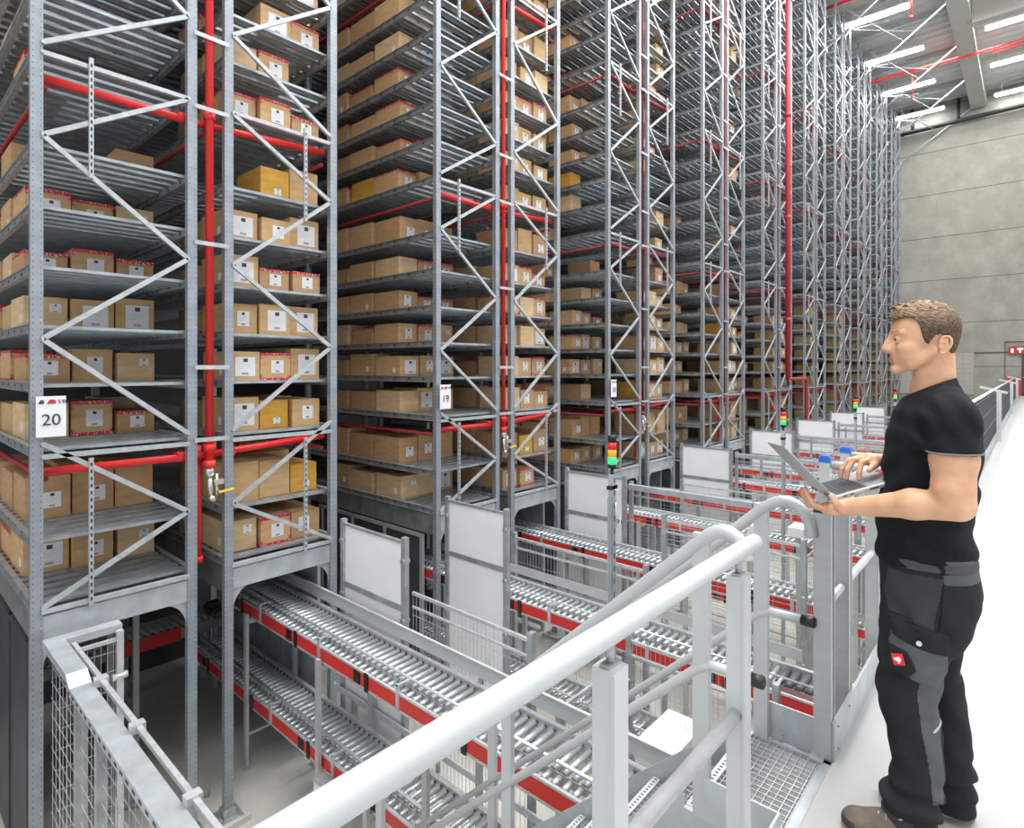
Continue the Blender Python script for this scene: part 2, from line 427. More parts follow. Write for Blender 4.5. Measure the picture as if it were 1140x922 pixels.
RNAME = ['numbered 20', 'numbered 19', 'third in line', 'fourth in line', 'fifth in line', 'sixth in line', 'seventh in line', 'eighth in line', 'ninth in line', 'last by the wall']
RSH = ['row 20', 'row 19', 'third row', 'fourth row', 'fifth row', 'sixth row', 'seventh row', 'eighth row', 'ninth row', 'last row']
def brace_nodes():   # (outer?, z) chains, mirrored for the other column
    seg = [('O', -.39, 'I', .2), ('I', .2, 'O', .95)]
    for m in range(5):
        z = .92 + SP*m
        seg.append(('O', z-.06 if m else .84, 'I', z-.06 if m else .84))
        if m % 2 == 0: seg += [('I', z+.02, 'O', z+.88), ('O', z+.88, 'I', z+1.68), ('I', z+1.68, 'O', z+2.54), ('O', z+2.54, 'I', z+3.2)]
        else: seg += [('O', z+.02, 'I', z+.72), ('I', z+.72, 'O', z+1.5), ('O', z+1.5, 'I', z+2.4), ('I', z+2.4, 'O', z+3.2)]
    seg.append(('O', -.42, 'I', -.42))
    return [s for s in seg if max(s[1], s[3]) < RACK_TOP]
SEG = brace_nodes()

for k in range(10):
    for f in (0, 1):
        x0 = (XA if f == 0 else XB) + PER*k
        side = 'nearer' if f == 0 else 'farther'
        t = root('storage_rack', (x0, YF, 0), f"galvanised steel rack tower, {side} half of the double row {RNAME[k]}", 'storage rack', 'storage rack towers')
        for yy in ((0, 3.4) if k < 4 else (0,)):
            for xx in (0, WF):
                u = put('upright', UP, t, (xx, yy, -3))
                put('foot_plate', FOOT, u, (0, 0, .0605))
                if k < 2 and yy == 0: put('base_pad', PAD, u)
        O, I = (0, WF) if f == 0 else (WF, 0)
        for (a, za, b, zb) in SEG:
            xa = O if a == 'O' else I; xb = O if b == 'O' else I
            if xa > xb: xa, xb, za, zb = xb, xa, zb, za
            put('brace', brace_me(zb-za), t, (xa+.035, -.008, za))
        put('portal_beam', PORTAL, t)
        put('deck_plate', DECK, t)
        sx = O + (.36 if f == 0 else -.36)
        if k < 6:
            put('slotted_strut', STRUT_LOW, t, (sx, -.03, -.45))
            for m in (1, 2, 3):
                if 3.3 + SP*(m-1) < 15: put('slotted_strut', STRUT, t, (sx, -.03, 3.18 + SP*(m-1)))
        for li, z in enumerate(LEV):
            s = put('shelf', SHELF if k < 4 else SHELF_B, t, (0, 0, z))
            if k < 4:
                put('shelf_beam', BEAM, s, (0, 0, 0)); put('shelf_beam', BEAM, s, (WF, 0, 0))
    # ties in the flue between the two halves
    xf = XA + PER*k + WF
    nm = RNAME[k]
    t = root('flue_tie', (xf+.17, YF, 0), f"short grey tie brackets bridging the narrow gap in the double row {nm}", 'bracket', 'flue tie brackets')
    me = MB()
    for m in range(5):
        for zz in (.55, 1.25, 2.45): me.box(-.16, .16, -.030, -.022, zz+SP*m*.98+.3, zz+.34+SP*m*.98)
    put_split('bracket', me, M['brace'], t)

# ------------------------------------------------------------------ sprinkler pipes in the racks
for k in range(10):
    xr = XA + PER*k + WF + .17
    big = k in (0, 1)
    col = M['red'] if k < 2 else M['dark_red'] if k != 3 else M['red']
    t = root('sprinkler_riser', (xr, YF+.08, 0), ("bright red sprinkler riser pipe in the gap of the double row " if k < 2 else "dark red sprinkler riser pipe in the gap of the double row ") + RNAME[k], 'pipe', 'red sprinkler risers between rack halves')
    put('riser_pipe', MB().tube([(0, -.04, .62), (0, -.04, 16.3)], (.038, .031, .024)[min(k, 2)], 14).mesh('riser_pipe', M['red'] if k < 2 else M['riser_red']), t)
    fl = MB()
    for z in (.62, .78, 4.03, 7.3, 10.6):
        fl.tube([(0, -.04, z-.035), (0, -.04, z+.035)], .056, 14)
    put('supply_pipe', MB().tube([(-.06, .08, .80), (-.06, .08, -.32)], .030, 12).tube([(-.06, .08, -.30), (-.06, .08, -.36)], .042, 12).mesh('supply_pipe', M['red']), t)
    br = MB()
    for m in range(4):
        z = .78 + SP*m
        z1 = .70 + SP*m
        br.tube([(-.17-WF+.06, .05, z1), (-.05, .05, z1), (.17+WF-.06, .05, z+.0)], .036, 12)
        for xx in (-.22, .22): fl.tube([(xx-.05, .05, z1+.01), (xx+.05, .05, z1+.01)], .052, 10)
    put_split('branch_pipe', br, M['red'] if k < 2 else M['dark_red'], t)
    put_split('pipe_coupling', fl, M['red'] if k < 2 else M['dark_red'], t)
    for m in range(4):
        z = .70 + SP*m
        b2 = MB()
        for xx in (-.17-WF+.075, .17+WF-.075): b2.tube([(xx, .05, z-.06), (xx, 6.5, z-.06)], .024, 8)
        b2.tube([(0, .0, z-.06), (0, 6.5, z-.06)], .022, 8)
        for j in range(5): b2.tube([(-.17-WF+.075, .9+j*1.3, z-.075), (-.17-WF+.075, .9+j*1.3, z-.095)], .018, 6)
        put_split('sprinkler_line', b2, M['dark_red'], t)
    if k < 3:
        v = put('drain_valve', MB().tube([(.0, -.04, .60), (0, -.04, .50)], .045, 12).tube([(0, -.04, .5), (.01, -.05, .30)], .026, 10).tube([(.06, -.06, .52), (.06, -.06, .30)], .016, 8).box(.03, .11, -.11, -.08, .42, .47).box(.05, .07, -.125, -.06, .34, .36).tube([(.0, -.05, .30), (.04, -.06, .26)], .03, 8).mesh('drain_valve', M['brass']), t)
        put('valve_lever', MB().bar((.06, -.125, .345), (.2, -.125, .36), .012, .02).mesh('valve_lever', M['yellow']), v)
# the tall bright red riser standing in front of the fourth row
t = root('fire_main_riser', (XA+PER*4+WF+.17, 5.72, 0), 'tall red fire main standing in front of the fifth row racks', 'pipe')
put('riser_pipe', MB().tube([(0, 0, 1.25), (0, 0, 16.5)], .075, 14).mesh('fire_main', M['main_red']), t)
put('elbow_pipe', MB().tube([(0, 0, 1.25), (.05, 0, 1.2), (1.55, -.1, 1.2), (1.6, -.1, 1.15), (1.6, -.1, -2.99)], .05, 12).mesh('elbow_pipe', M['main_red']), t)
put_split('pipe_coupling', MB().tube([(0, 0, 3.0), (0, 0, 3.12)], .08, 12).tube([(0, 0, 6.2), (0, 0, 6.32)], .08, 12).tube([(0, 0, 9.4), (0, 0, 9.52)], .095, 12), M['main_red'], t)

# ------------------------------------------------------------------ roof ties and struts from the racks to the ceiling
for k in range(2, 10):
    xo = XA + PER*k + WF*2 + .34
    t = root('roof_tie', (xo, YF-.02, 13.9), f"thin galvanised strut from the {ORD[k]} rack row up to the ceiling", 'strut', 'struts between racks and ceiling')
    put('strut', MB().tube([(0, 0, 0), (.3, -3.9, 2.9)], .032, 8).box(-.07, .07, -.03, .02, -.12, .1).mesh('strut', M['galv_light']), t)
    put('cross_strut', MB().tube([(0, 0, 2.6), (-1.4, -1.6, 1.75)], .02, 6).tube([(0, 0, 2.6), (1.2, -2.2, 2.2)], .02, 6).tube([(-2.3, 0, 2.6), (.15, -1.9, 1.45)], .022, 6).mesh('cross_strut', M['galv']), t)

# ------------------------------------------------------------------ aisle number signs
def text_me(s, size, m, name):
    cu = bpy.data.curves.new(name, 'FONT'); cu.body = s; cu.size = size; cu.extrude = .0008; cu.align_x = 'CENTER'; cu.align_y = 'CENTER'
    cu.materials.append(m)
    o = bpy.data.objects.new(name, cu); C.objects.link(o); bpy.context.view_layer.update()
    me = bpy.data.meshes.new_from_object(o.evaluated_get(bpy.context.evaluated_depsgraph_get()))
    bpy.data.objects.remove(o); bpy.data.curves.remove(cu)
    if not me.materials: me.materials.append(m)
    return me
def sign(k, num):
    t = root('aisle_sign', (XA+PER*k+.085, YF-.045, 1.17), f"white aisle sign numbered {num} on {['the frontmost rack row', 'the second rack row from the front', 'the third rack row, behind the signal light'][k]}", 'sign')
    put('sign_board', MB().box(-.098, .098, 0, .006, -.165, .165).mesh('sign_board', M['lab_white']), t)
    o = put('sign_number', text_me(num, .13, M['ink'], 'sign_number'), t, (.0, -.004, -.03)); o.rotation_euler = (PI/2, 0, 0)
    lg = MB().prism([(-.085, .105), (-.05, .105), (-.045, .118), (-.05, .135), (-.07, .135)], 1, -.004, -.001, 0)
    lg.prism([(-.03, .105), (.03, .105), (.03, .125), (.02, .138), (-.01, .138), (-.02, .12)], 1, -.004, -.001, 1)
    for x in (.045, .07, .085): lg.prism([(x, .137), (x+.008, .137), (x+.016, .107), (x+.008, .107)], 1, -.004, -.001, 0)
    put('logo', lg.mesh('logo', [M['ink'], M['ink_red']]), t)
sign(0, '20'); sign(1, '19'); sign(2, '18')
# ------------------------------------------------------------------ cardboard boxes
rb = random.Random(20)
def box_proto(i, w, h, L, cm, tape, labsz, side):
    mb = MB(); e = .004
    mb.box(-w/2, w/2, 0, L, 0, h)
    # flap overlap lines on the top and the front edge
    mb.box(-w/2+e, w/2-e, .004, L-.004, h, h+.002)
    me = mb.mesh('cardboard_box', cm)
    t = None
    if tape:
        tb = MB(); s = .028; o = .0015
        tb.box(-w/2-o, w/2+o, -o, 0, h-s, h+.003); tb.box(-w/2-o, w/2+o, -o, s, h+.002, h+.0035)
        for sx in (-1, 1): tb.box(sx*w/2, sx*(w/2+o), 0, L, h-s*.8, h+.003)
        if tape > 1:
            tb.box(-w/2-o, w/2+o, -o, 0, 0, s)
            for sx in (-1, 1):
                xx = sx*w/2
                tb.box(min(xx, xx-sx*.022), max(xx, xx-sx*.022), -o, 0, s, s*2.2); tb.box(min(xx, xx-sx*.022), max(xx, xx-sx*.022), -o, 0, h-s*2.2, h-s)
                tb.box(sx*w/2, sx*(w/2+o), 0, L, 0, s*.8)
        t = tb.mesh('packing_tape', M['tape'])
    l = None
    if labsz:
        lw, lh, lx, lz = labsz
        lb = MB(); lb.box(lx-lw/2, lx+lw/2, -.003, -.0016, lz, lz+lh)
        q = lw
        lb.box(lx-.10*q, lx+.12*q, -.0036, -.003, lz+lh*.74, lz+lh*.92, 1)
        for b in range(9):
            bw = (.010, .018, .012)[b % 3]*q*1.6
            x = lx-.16*q + b*.036*q*1.0
            lb.box(x, x+bw*.6+.001, -.0036, -.003, lz+lh*.07, lz+lh*.19, 1)
        for b in range(3): lb.box(lx-.38*q, lx+(.1+.1*b)*q, -.0034, -.003, lz+lh*(.38+.1*b), lz+lh*(.395+.1*b), 2)
        l = lb.mesh('shipping_label', [M['lab_white'], M['ink'], mat('faint_print', (.55, .55, .6), .6) if 'fp' not in M else M['fp']])
    sl = None
    if side: sl = MB().box(-w/2-.003, -w/2, .10, .17, h*.2, h*.2+.08).mesh('side_label', M['lab_white'])
    return dict(side=sl, me=me, tape=t, lab=l, w=w, h=h, L=L, key=i)
M['fp'] = mat('faint_print', (.52, .52, .58), .6)
LOOK = ['plain brown box, white label', 'red-taped brown box, white label', 'wide brown box, large white label', 'pale plain box, no label',
        'low red-taped brown box', 'pale box, small corner label', 'ochre yellow cardboard box', 'tall unlabelled brown box', 'tall brown box, white label', 'dark brown box, white label']
PRO = [box_proto(0, .33, .30, .60, CARD[0], 0, (.13, .15, .02, .08), 0),
       box_proto(1, .34, .31, .60, CARD[0], 2, (.14, .15, .02, .08), 0),
       box_proto(2, .345, .33, .60, CARD[0], 0, (.21, .22, .02, .05), 1),
       box_proto(3, .34, .32, .58, CARD[1], 0, None, 0),
       box_proto(4, .33, .24, .56, CARD[2], 1, (.13, .13, .01, .06), 0),
       box_proto(5, .33, .31, .60, CARD[1], 0, (.09, .08, .07, .17), 1),
       box_proto(6, .32, .33, .58, CARD[3], 0, (.08, .07, .03, .05), 0),
       box_proto(7, .34, .43, .60, CARD[0], 0, None, 0),
       box_proto(8, .34, .40, .60, CARD[2], 0, (.14, .15, .03, .1), 0),
       box_proto(9, .34, .28, .60, CARD[2], 0, (.13, .15, -.02, .07), 0)]
P_LOW = [0, 1, 2, 5, 4, 9, 0, 1, 2, 3]
P_TALL = [7, 8, 7, 8, 7]
POS = {0: ['aisle side', 'centre', 'riser side'], 1: ['riser side', 'centre', 'aisle side']}
slots = []
for k in range(10):
    for f in (0, 1):
        x0 = (XA if f == 0 else XB) + PER*k
        cols = (.225, .587, .949) if f == 0 else (.222, .584, .946)
        outer = 0 if f == 0 else 2
        y0 = (.92, .22)[f]
        for li, z in enumerate(LEV):
            tall = li in (1, 7, 13, 19, 25, 31)
            for r in range(3 if k < 3 else 2 if k < 6 else 1):
                for c in range(3):
                    if r > 0 and c != outer and not (k < 2 and r == 1): continue
                    X = x0 + cols[c]; Y = YF + y0 + r*.68
                    dd = X*math.cos(TH) + Y*math.sin(TH)
                    py = 409 - 650*(z + .15 - 1.57)/dd
                    px = 570 + 650*(X*math.sin(TH) - Y*math.cos(TH))/dd
                    if py < -70 or px < -60: continue
                    if k == 0: p = .97 if z < 3 else .8
                    elif k == 1: p = .97 if z < 8 else .85
                    elif k == 2: p = .93 if z < 3.3 else (.62 if f == 0 else .25)
                    elif k == 3: p = .9 if z < 3.6 else (.5 if f == 1 and z < 8 else .12)
                    elif k < 6: p = .9 if z < 3.2 else .1
                    else: p = .85 if z < 3.0 else .04
                    if f == 0 and 3.3 < z < 4.0 and c == 1 and k == 0: p = .6
                    if rb.random() > p: continue
                    pr = rb.choice(P_TALL if tall else P_LOW)
                    if rb.random() < .012 or (k == 2 and f == 0 and 2 < z < 6 and rb.random() < .22): pr = 6
                    if k == 0 and f == 1 and li == 1 and c == 2 and r == 0: pr = 6
                    hid = (r > 0 and c != outer)
                    slots.append((hid, dd, k, f, li, z, r, c, X + rb.uniform(-.006, .006), Y + rb.uniform(-.03, .05), pr, rb.uniform(-.015, .015), rb.uniform(.9, 1.0 if tall else 1.08)))
slots.sort(key=lambda s: (s[0], s[1]))
NBOX = 300
rest = {}
for n, (hid, dd, k, f, li, z, r, c, X, Y, pr, rz, hs) in enumerate(slots):
    P = PRO[pr]
    zz = z + .001
    if n < NBOX:
        half = 'near' if f == 0 else 'far'
        row = ['front', 'second', 'third'][r]
        pos = POS[f][c]
        lab = f"{LOOK[pr]}, {pos} {row} row, {ORD[li]} shelf, {half} tower, {RSH[k]}"
        b = put('cardboard_box', P['me'], None, (X, Y, zz), rz, (1, 1, hs))
        tag(b, lab, 'box', 'cardboard boxes on the rack shelves')
        if P['tape']: put('packing_tape', P['tape'], b)
        if P['lab']: put('shipping_label', P['lab'], b)
        if P['side']: put('side_label', P['side'], b)
    else:
        rest.setdefault('b', []).append((P, X, Y, zz, rz, hs))
def merge_boxes(lst):
    mb = MB(); mats = [CARD[0], CARD[1], CARD[2], CARD[3], M['tape'], M['lab_white'], M['ink']]
    idx = {m.name: i for i, m in enumerate(mats)}
    for (P, X, Y, Z, rz, hs) in lst:
        cs, sn = math.cos(rz), math.sin(rz)
        for me in (P['me'], P['tape'], P['lab']):
            if not me: continue
            vs = []
            for v in me.vertices:
                x, y, zq = v.co; vs.append((X + x*cs - y*sn, Y + x*sn + y*cs, Z + zq*hs))
            b = len(mb.v); mb.v += vs
            for p in me.polygons:
                mb.f.append(tuple(b + i for i in p.vertices)); mb.m.append(idx.get(me.materials[p.material_index].name, 5)); mb.sm.append(False)
    return mb.mesh('distant_boxes', mats)
if rest:
    o = put('cardboard_boxes', merge_boxes(rest['b']))
    tag(o, 'brown cardboard boxes filling the more distant rack shelves', 'boxes', None, 'stuff')
# ------------------------------------------------------------------ conveyors
RL = MB().tube([(.15, 0, 0), (.47, 0, 0)], .024, 12).tube([(.13, 0, 0), (.15, 0, 0)], .010, 6, 1).tube([(.47, 0, 0), (.49, 0, 0)], .014, 6, 1).mesh('roller', [M['roller'], M['black']])
RS = MB().tube([(.03, 0, 0), (.115, 0, 0)], .022, 12).tube([(.015, 0, 0), (.03, 0, 0)], .01, 6, 1).mesh('short_roller', [M['roller'], M['black']])
RR = MB().tube([(.13, 0, 0), (.47, 0, 0)], .035, 14).mesh('rubber_roller', M['rubber'])
def conveyor(x, z, y0, y1, label, detail, group, legs=(), rub=None, flip=False):
    t = root('roller_conveyor', (x, y0, z), label, 'conveyor', group)
    L = y1 - y0
    def r(me): return me
    mb = MB(); mb.box(0, .012, 0, L, -.13, -.012)
    put('red_side_profile', mb.mesh('side_profile', M['red_rail']), t)['label'] = 'red side profile'
    mb = MB(); mb.box(-.004, .02, 0, L, -.012, .006); mb.box(-.004, .02, 0, L, -.15, -.13)
    mb.box(.128, .134, 0, L, -.06, -.0)
    put('profile_edge', mb.mesh('profile_edge', M['galv_light']), t)
    mb = MB(); mb.box(.49, .505, 0, L, -.13, .02); mb.box(.49, .53, 0, L, .02, .026)
    put('far_side_profile', mb.mesh('far_profile', M['galv_light']), t)
    mb = MB(); mb.tube([(.125, 0, .075), (.125, L, .075)], .011, 8); mb.tube([(.15, 0, .062), (.15, L, .062)], .009, 8)
    yy = .5
    while yy < L: mb.box(-.012, .0, yy-.02, yy+.02, -.14, .08); mb.box(-.012, .125, yy-.012, yy+.012, .062, .075); yy += 1.25
    put('guide_rail', mb.mesh('guide_rail', M['galv_light']), t)
    mb = MB(); yy = .95
    while yy < L:
        mb.box(-.014, -.001, yy-.025, yy+.025, -.15, .01); mb.box(-.008, -.001, yy+.10, yy+.20, -.125, -.02); yy += 1.25
    put('sensor_clip', mb.mesh('sensor_clip', M['black']), t)
    n = int(L/.085)
    if detail:
        for i in range(n):
            y = .04 + i*.085
            if rub and rub[0] < y0+y < rub[1]: put('rubber_roller', RR, t, (0, y, -.018)); continue
            put('roller', RL, t, (0, y, -.018)); put('short_roller', RS, t, (0, y, -.018))
    else:
        mb = MB()
        for i in range(n):
            y = .04 + i*.085
            mb.tube([(.15, y, -.018), (.47, y, -.018)], .024, 8); mb.tube([(.03, y, -.018), (.115, y, -.018)], .022, 8)
        put('roller_bed', mb.mesh('roller_bed', M['roller']), t)
    for yl in legs:
        mb = MB(); h = z + 3
        for xx in (-.038, .555):
            mb.box(xx-.018, xx+.018, yl-y0-.03, yl-y0+.03, -h, -.10); mb.box(xx-.06, xx+.06, yl-y0-.07, yl-y0+.07, -h, -h+.012)
        mb.box(-.03, .55, yl-y0-.02, yl-y0+.02, -.22, -.17); mb.box(-.03, .55, yl-y0-.015, yl-y0+.015, -h+.35, -h+.38)
        put('support_frame', mb.mesh('support_frame', M['post_grey']), t)
    return t
SIDEW = ['numbered 20 and 19', 'between rows 19 and the third', 'between the third and fourth rows', 'between the fourth and fifth rows', 'between the fifth and sixth rows', 'between the sixth and seventh rows']
conveyor(3.0, -1.15, .95, 7.4, 'upper roller conveyor with red side running under the rack numbered 20', True, None, (6.72, 5.15, 3.55, 1.9))
conveyor(3.0, -2.18, .7, 8.6, 'lower roller conveyor with red side beneath the upper one', True, None, (4.35, 2.75))
conveyor(5.30, -1.24, 1.15, 7.6, 'roller conveyor with red side and rubber rollers passing beside the rack numbered 19', True, None, (6.6, 5.0, 3.4, 1.8), rub=(1.2, 1.75))
conveyor(5.30, -2.27, 1.4, 7.7, 'low roller conveyor beneath the one beside the rack numbered 19', False, None, ())
for k in range(1, 6):
    for (xo, s) in ((3.0, 'near'), (5.30, 'far')):
        for (z, lv) in ((-1.15, 'upper'), (-2.18, 'lower')):
            if k > 1 and z < -2: continue
            conveyor(xo+PER*k, z, 1.6, 7.4, f"distant {lv} roller conveyor on the {s} side of the {['', 'second', 'third', 'fourth', 'fifth', 'sixth'][k]} aisle", False, 'conveyors of the farther aisles', (5.4, 3.4, 1.9) if z > -2 else ())
# conveyor crossing behind, along the racks
t = root('cross_conveyor', (1.1, 8.7, -2.0), 'dark cross conveyor with red side deep under the rack numbered 20', 'conveyor')
put_split('side_profile', MB().box(0, 1.05, 0, .012, -.14, 0).box(1.85, 2.4, 0, .012, -.14, 0), M['foil'], t)
put('red_profile', MB().box(1.05, 1.85, 0, .012, -.16, .02).mesh('red_profile', M['red_rail']), t)['label'] = 'red side profile'
mb = MB()
for i in range(26): mb.tube([(.05+i*.09, .03, 0), (.05+i*.09, .45, 0)], .024, 8)
put('roller_bed', mb.mesh('cross_rollers', M['roller']), t)
mb = MB(); mb.box(0, 2.4, .46, .475, -.14, .03)
for xx in (.3, 1.3, 2.3): mb.box(xx-.03, xx+.03, .0, .05, -1.0, -.14); mb.box(xx-.03, xx+.03, .42, .46, -1.0, -.14)
put('support_frame', mb.mesh('cross_frame', M['post_grey']), t)
for i in range(1): pass
t = root('gear_motor', (2.85, 7.2, -1.35), 'black conveyor drive motor beside the upper roller conveyor end', 'motor')
put('motor_body', MB().tube([(0, 0, 0), (0, .3, 0)], .07, 14).tube([(0, -.05, 0), (0, 0, 0)], .05, 14).box(-.05, .05, .08, .2, .05, .11).mesh('motor_body', M['black']), t)
put('mounting_plate', MB().box(.06, .14, -.02, .06, -.1, .12).mesh('mounting_plate', M['galv']), t)

# grey guard plates on the far side of the near conveyor
t = root('side_guard', (3.53, 1.2, -1.1), 'long light grey guard plate along the far edge of the upper conveyor', 'guard plate')
put('guard_plate', MB().box(0, .006, 0, 6.0, .02, .15).box(-.02, .006, 0, 6.0, .15, .158).mesh('guard_plate', M['rail_white']), t)
put('plate_bracket', MB().box(.006, .03, .3, .34, -.1, .1).box(.006, .03, 2.3, 2.34, -.1, .1).box(.006, .03, 4.3, 4.34, -.1, .1).mesh('plate_bracket', M['galv']), t)
t = root('guide_rail', (3.576, .9, -2.05), 'grey side guide rail along the far edge of the lower conveyor', 'rail')
put('rail_bar', MB().box(0, .02, 0, 5.0, 0, .06).mesh('rail_bar', M['galv_light']), t)
put('rail_bracket', MB().box(.0, .02, .8, .84, -.14, 0).box(.0, .02, 3.2, 3.24, -.14, 0).box(.0, .02, 4.6, 4.64, -.14, 0).mesh('rail_bracket', M['galv']), t)
t = root('side_guard', (5.84, 1.6, -1.2), 'light grey guard plate along the far edge of the conveyor beside row 19', 'guard plate')
put('guard_plate', MB().box(0, .006, 0, 5.2, .03, .14).mesh('guard_plate', M['rail_white']), t)

# ------------------------------------------------------------------ mesh fences and white screens
def fence_me(L, H, z0=.12, dv=.05, dh=.20):
    mb = MB(); y = dv/2
    while y < L: mb.box(-.0017, .0017, y-.0013, y+.0013, z0, H-.02); y += dv
    z = z0
    while z < H: mb.box(-.004, -.001, 0, L, z-.002, z+.002); z += dh
    return mb
def fence(name, x, y0, y1, ztop, label, alongx=False, tray=False, group=None, dv=.05, dh=.2, zbot=-3.0, posts=(1, 1)):
    L = y1 - y0; H = ztop - zbot
    t = root(name, (x, y0, zbot), label, 'fence', group, rz=(-PI/2 if alongx else 0))
    put('wire_mesh', fence_me(L, H, dv=dv, dh=dh).mesh('wire_mesh', M['wire']), t)
    mb = MB(); mb.box(-.012, .012, 0, L, H-.03, H); mb.box(-.012, .012, 0, L, .10, .13); mb.box(-.010, .010, 0, L, H-.16, H-.14)
    put_split('rail_bar', mb, M['galv_light'], t)
    for i, yy in enumerate((0, L)):
        if not posts[i]: continue
        pb = MB().box(-.03, .03, yy-.025, yy+.025, .012, H+.06).box(-.06, .06, yy-.06, yy+.06, 0, .012)
        for q in (.3, .55, .8): pb.tube([(-.045, yy, H*q), (.045, yy, H*q)], .03, 8)
        put('post', pb.mesh('fence_post', M['galv']), t)
    if tray:
        tb = MB(); tb.box(-.11, -.03, 0, L, H+.02, H+.03); tb.box(-.11, -.107, 0, L, H-.05, H+.02)
        y = .06
        while y < L: tb.box(-.1085, -.107, y, y+.06, H-.02, H-.005, 1); y += .14
        put('cable_tray', tb.mesh('cable_tray', [M['galv_sheet'], M['black']]), t)
    return t
def screen(x, y0, y1, ztop, label):
    L = y1 - y0; H = ztop + 3
    t = root('white_screen', (x, y0, -3.0), label, 'screen', 'white guard screens in front of the racks')
    zc = H - .68
    put('upper_sheet', MB().box(-.004, .004, .035, L-.035, zc+.03, H-.03).mesh('upper_sheet', M['white_plate']), t)
    put('lower_sheet', MB().box(-.004, .004, .035, L-.035, .12, zc-.03).mesh('lower_sheet', M['white_plate']), t)
    put_split('cross_bar', MB().box(-.015, .015, .03, L-.03, H-.03, H).box(-.015, .015, .03, L-.03, zc-.03, zc+.03).box(-.015, .015, .03, L-.03, .08, .12), M['galv'], t)
    for yy in (0, L):
        pb = MB().box(-.028, .028, yy-.03, yy+.03, .012, H+.04).box(-.06, .06, yy-.06, yy+.06, 0, .012)
        for q in (.25, .5, .72, .93): pb.tube([(-.04, yy, H*q), (.04, yy, H*q)], .032, 8)
        put('post', pb.mesh('screen_post', M['galv']), t)
SN = ['first', 'second', 'third', 'fourth', 'fifth', 'sixth', 'seventh', 'eighth']
screen(3.64, 4.68, 5.78, -.17, 'white two-panel screen beside the right tower of row 20')
screen(5.06, 4.6, 5.62, -.13, 'white two-panel screen in front of the row numbered 19')
for k in range(1, 7):
    screen(3.64+PER*k, 4.72, 5.82, -.15, f"white two-panel screen at the right edge of the {['', 'row numbered 19', 'third row', 'fourth row', 'fifth row', 'sixth row', 'seventh row'][k]}")
fence('mesh_fence', 3.66, 3.05, 4.58, -.65, 'low wire mesh fence behind the upper roller conveyor, next to the white screen', posts=(1, 0))
fence('mesh_fence', 6.0, 3.3, 5.3, -.75, 'wire mesh fence beyond the conveyor beside row 19', posts=(1, 1), zbot=-3)
fence('mesh_fence', 7.91, 2.75, 4.60, -.24, 'tall wire mesh fence with slotted cable tray beyond the first signal light', tray=True, dv=.2, dh=.055)
for k in range(2, 6):
    fence('mesh_fence', 3.64+PER*k, 2.4, 4.60, -.24, f"wire mesh fence with cable tray in the {SN[k]} aisle", tray=True, group='mesh fences of the farther aisles', dv=.25, dh=.06)
for k in range(1, 5):
    fence('mesh_fence', 6.0+PER*k, 2.0, 4.9, -.6, f"wire mesh fence right of the conveyors in the {SN[k]} aisle", group='mesh fences of the farther aisles', dv=.25, dh=.06)
fence('mesh_fence', 6.45, 1.75, 3.3, -.25, 'tall mesh cage side below the walkway beside the man', dv=.2, dh=.06)
fence('mesh_fence', 6.52, 1.75, 2.38, -.25, 'tall mesh cage front below the walkway beside the man', alongx=True, dv=.06, posts=(0, 1))
fence('mesh_fence', 4.95, 1.55, 2.9, -1.05, 'low wire mesh fence beside the white control cabinet')
fence('mesh_fence', 3.95, 2.98, 3.84, -1.3, 'short wire mesh fence behind the white control cabinet', alongx=True)
# galvanised fence with wide cable duct at the left below the rack numbered 20
t = root('duct_fence', (.98, 0, -3.0), 'galvanised mesh fence topped by a wide cable duct at the lower left', 'fence')
H = 2.33; y0, y1 = 1.6, 5.83
put('wire_mesh', (lambda m: m)(fence_me(y1-y0, H-.02, dv=.115, dh=.13)).mesh('wire_mesh', M['wire']), t, (.05, y0, 0))
d = MB()
d.hexa([(0, y0, H-.06), (.13, y0, H-.06), (.13, 5.0, H-.06), (0, 5.0, H-.06), (0, y0, H), (.13, y0, H), (.13, 5.0, H), (0, 5.0, H)])
d.hexa([(0, 5.0, H-.06), (.13, 5.0, H-.06), (.13, 5.12, H), (0, 5.12, H), (0, 5.0, H), (.13, 5.0, H), (.13, 5.12, H+.06), (0, 5.12, H+.06)])
d.box(0, .13, 5.12, 5.9, H, H+.06); d.box(.13, .52, 5.78, 5.9, H, H+.06)
for i in range(30): 
    yy = 1.8 + i*.11
    if yy < 5: d.box(-.001, 0, yy, yy+.05, H-.04, H-.02, 1)
put('cable_duct', d.mesh('cable_duct', [M['galv_sheet'], M['black']]), t)
d = MB().box(.16, .19, 1.6, 5.75, H+.0, H+.03)
for yy in (2.3, 3.2, 4.1, 4.9): d.box(.13, .21, yy, yy+.06, H-.01, H+.045)
put('clamp_rail', d.mesh('clamp_rail', M['galv_light']), t)
for yy in (1.9, 3.15, 4.42, 4.95):
    put('post', MB().box(.02, .08, yy-.03, yy+.03, .012, H-.06).box(-.02, .12, yy-.07, yy+.07, 0, .012).mesh('duct_post', M['galv']), t)
put('side_post', MB().box(.46, .51, 5.70, 5.75, .012, H+.03).box(.42, .55, 5.66, 5.79, 0, .012).tube([(.43, 5.72, H-.35), (.54, 5.72, H-.35)], .03, 8).mesh('side_post', M['galv_light']), t)
sm = fence_me(.40, H, dv=.045, dh=.16); o = put('side_mesh', sm.mesh('side_mesh', M['wire']), t, (.06, 5.72, 0), -PI/2)
put('side_frame', MB().box(.06, .46, 5.71, 5.73, H-.05, H-.02).mesh('side_frame', M['galv_light']), t)
put('notice_plate', MB().box(.052, .056, 4.0, 4.12, H-.75, H-.35).mesh('notice_plate', M['galv_light']), t)

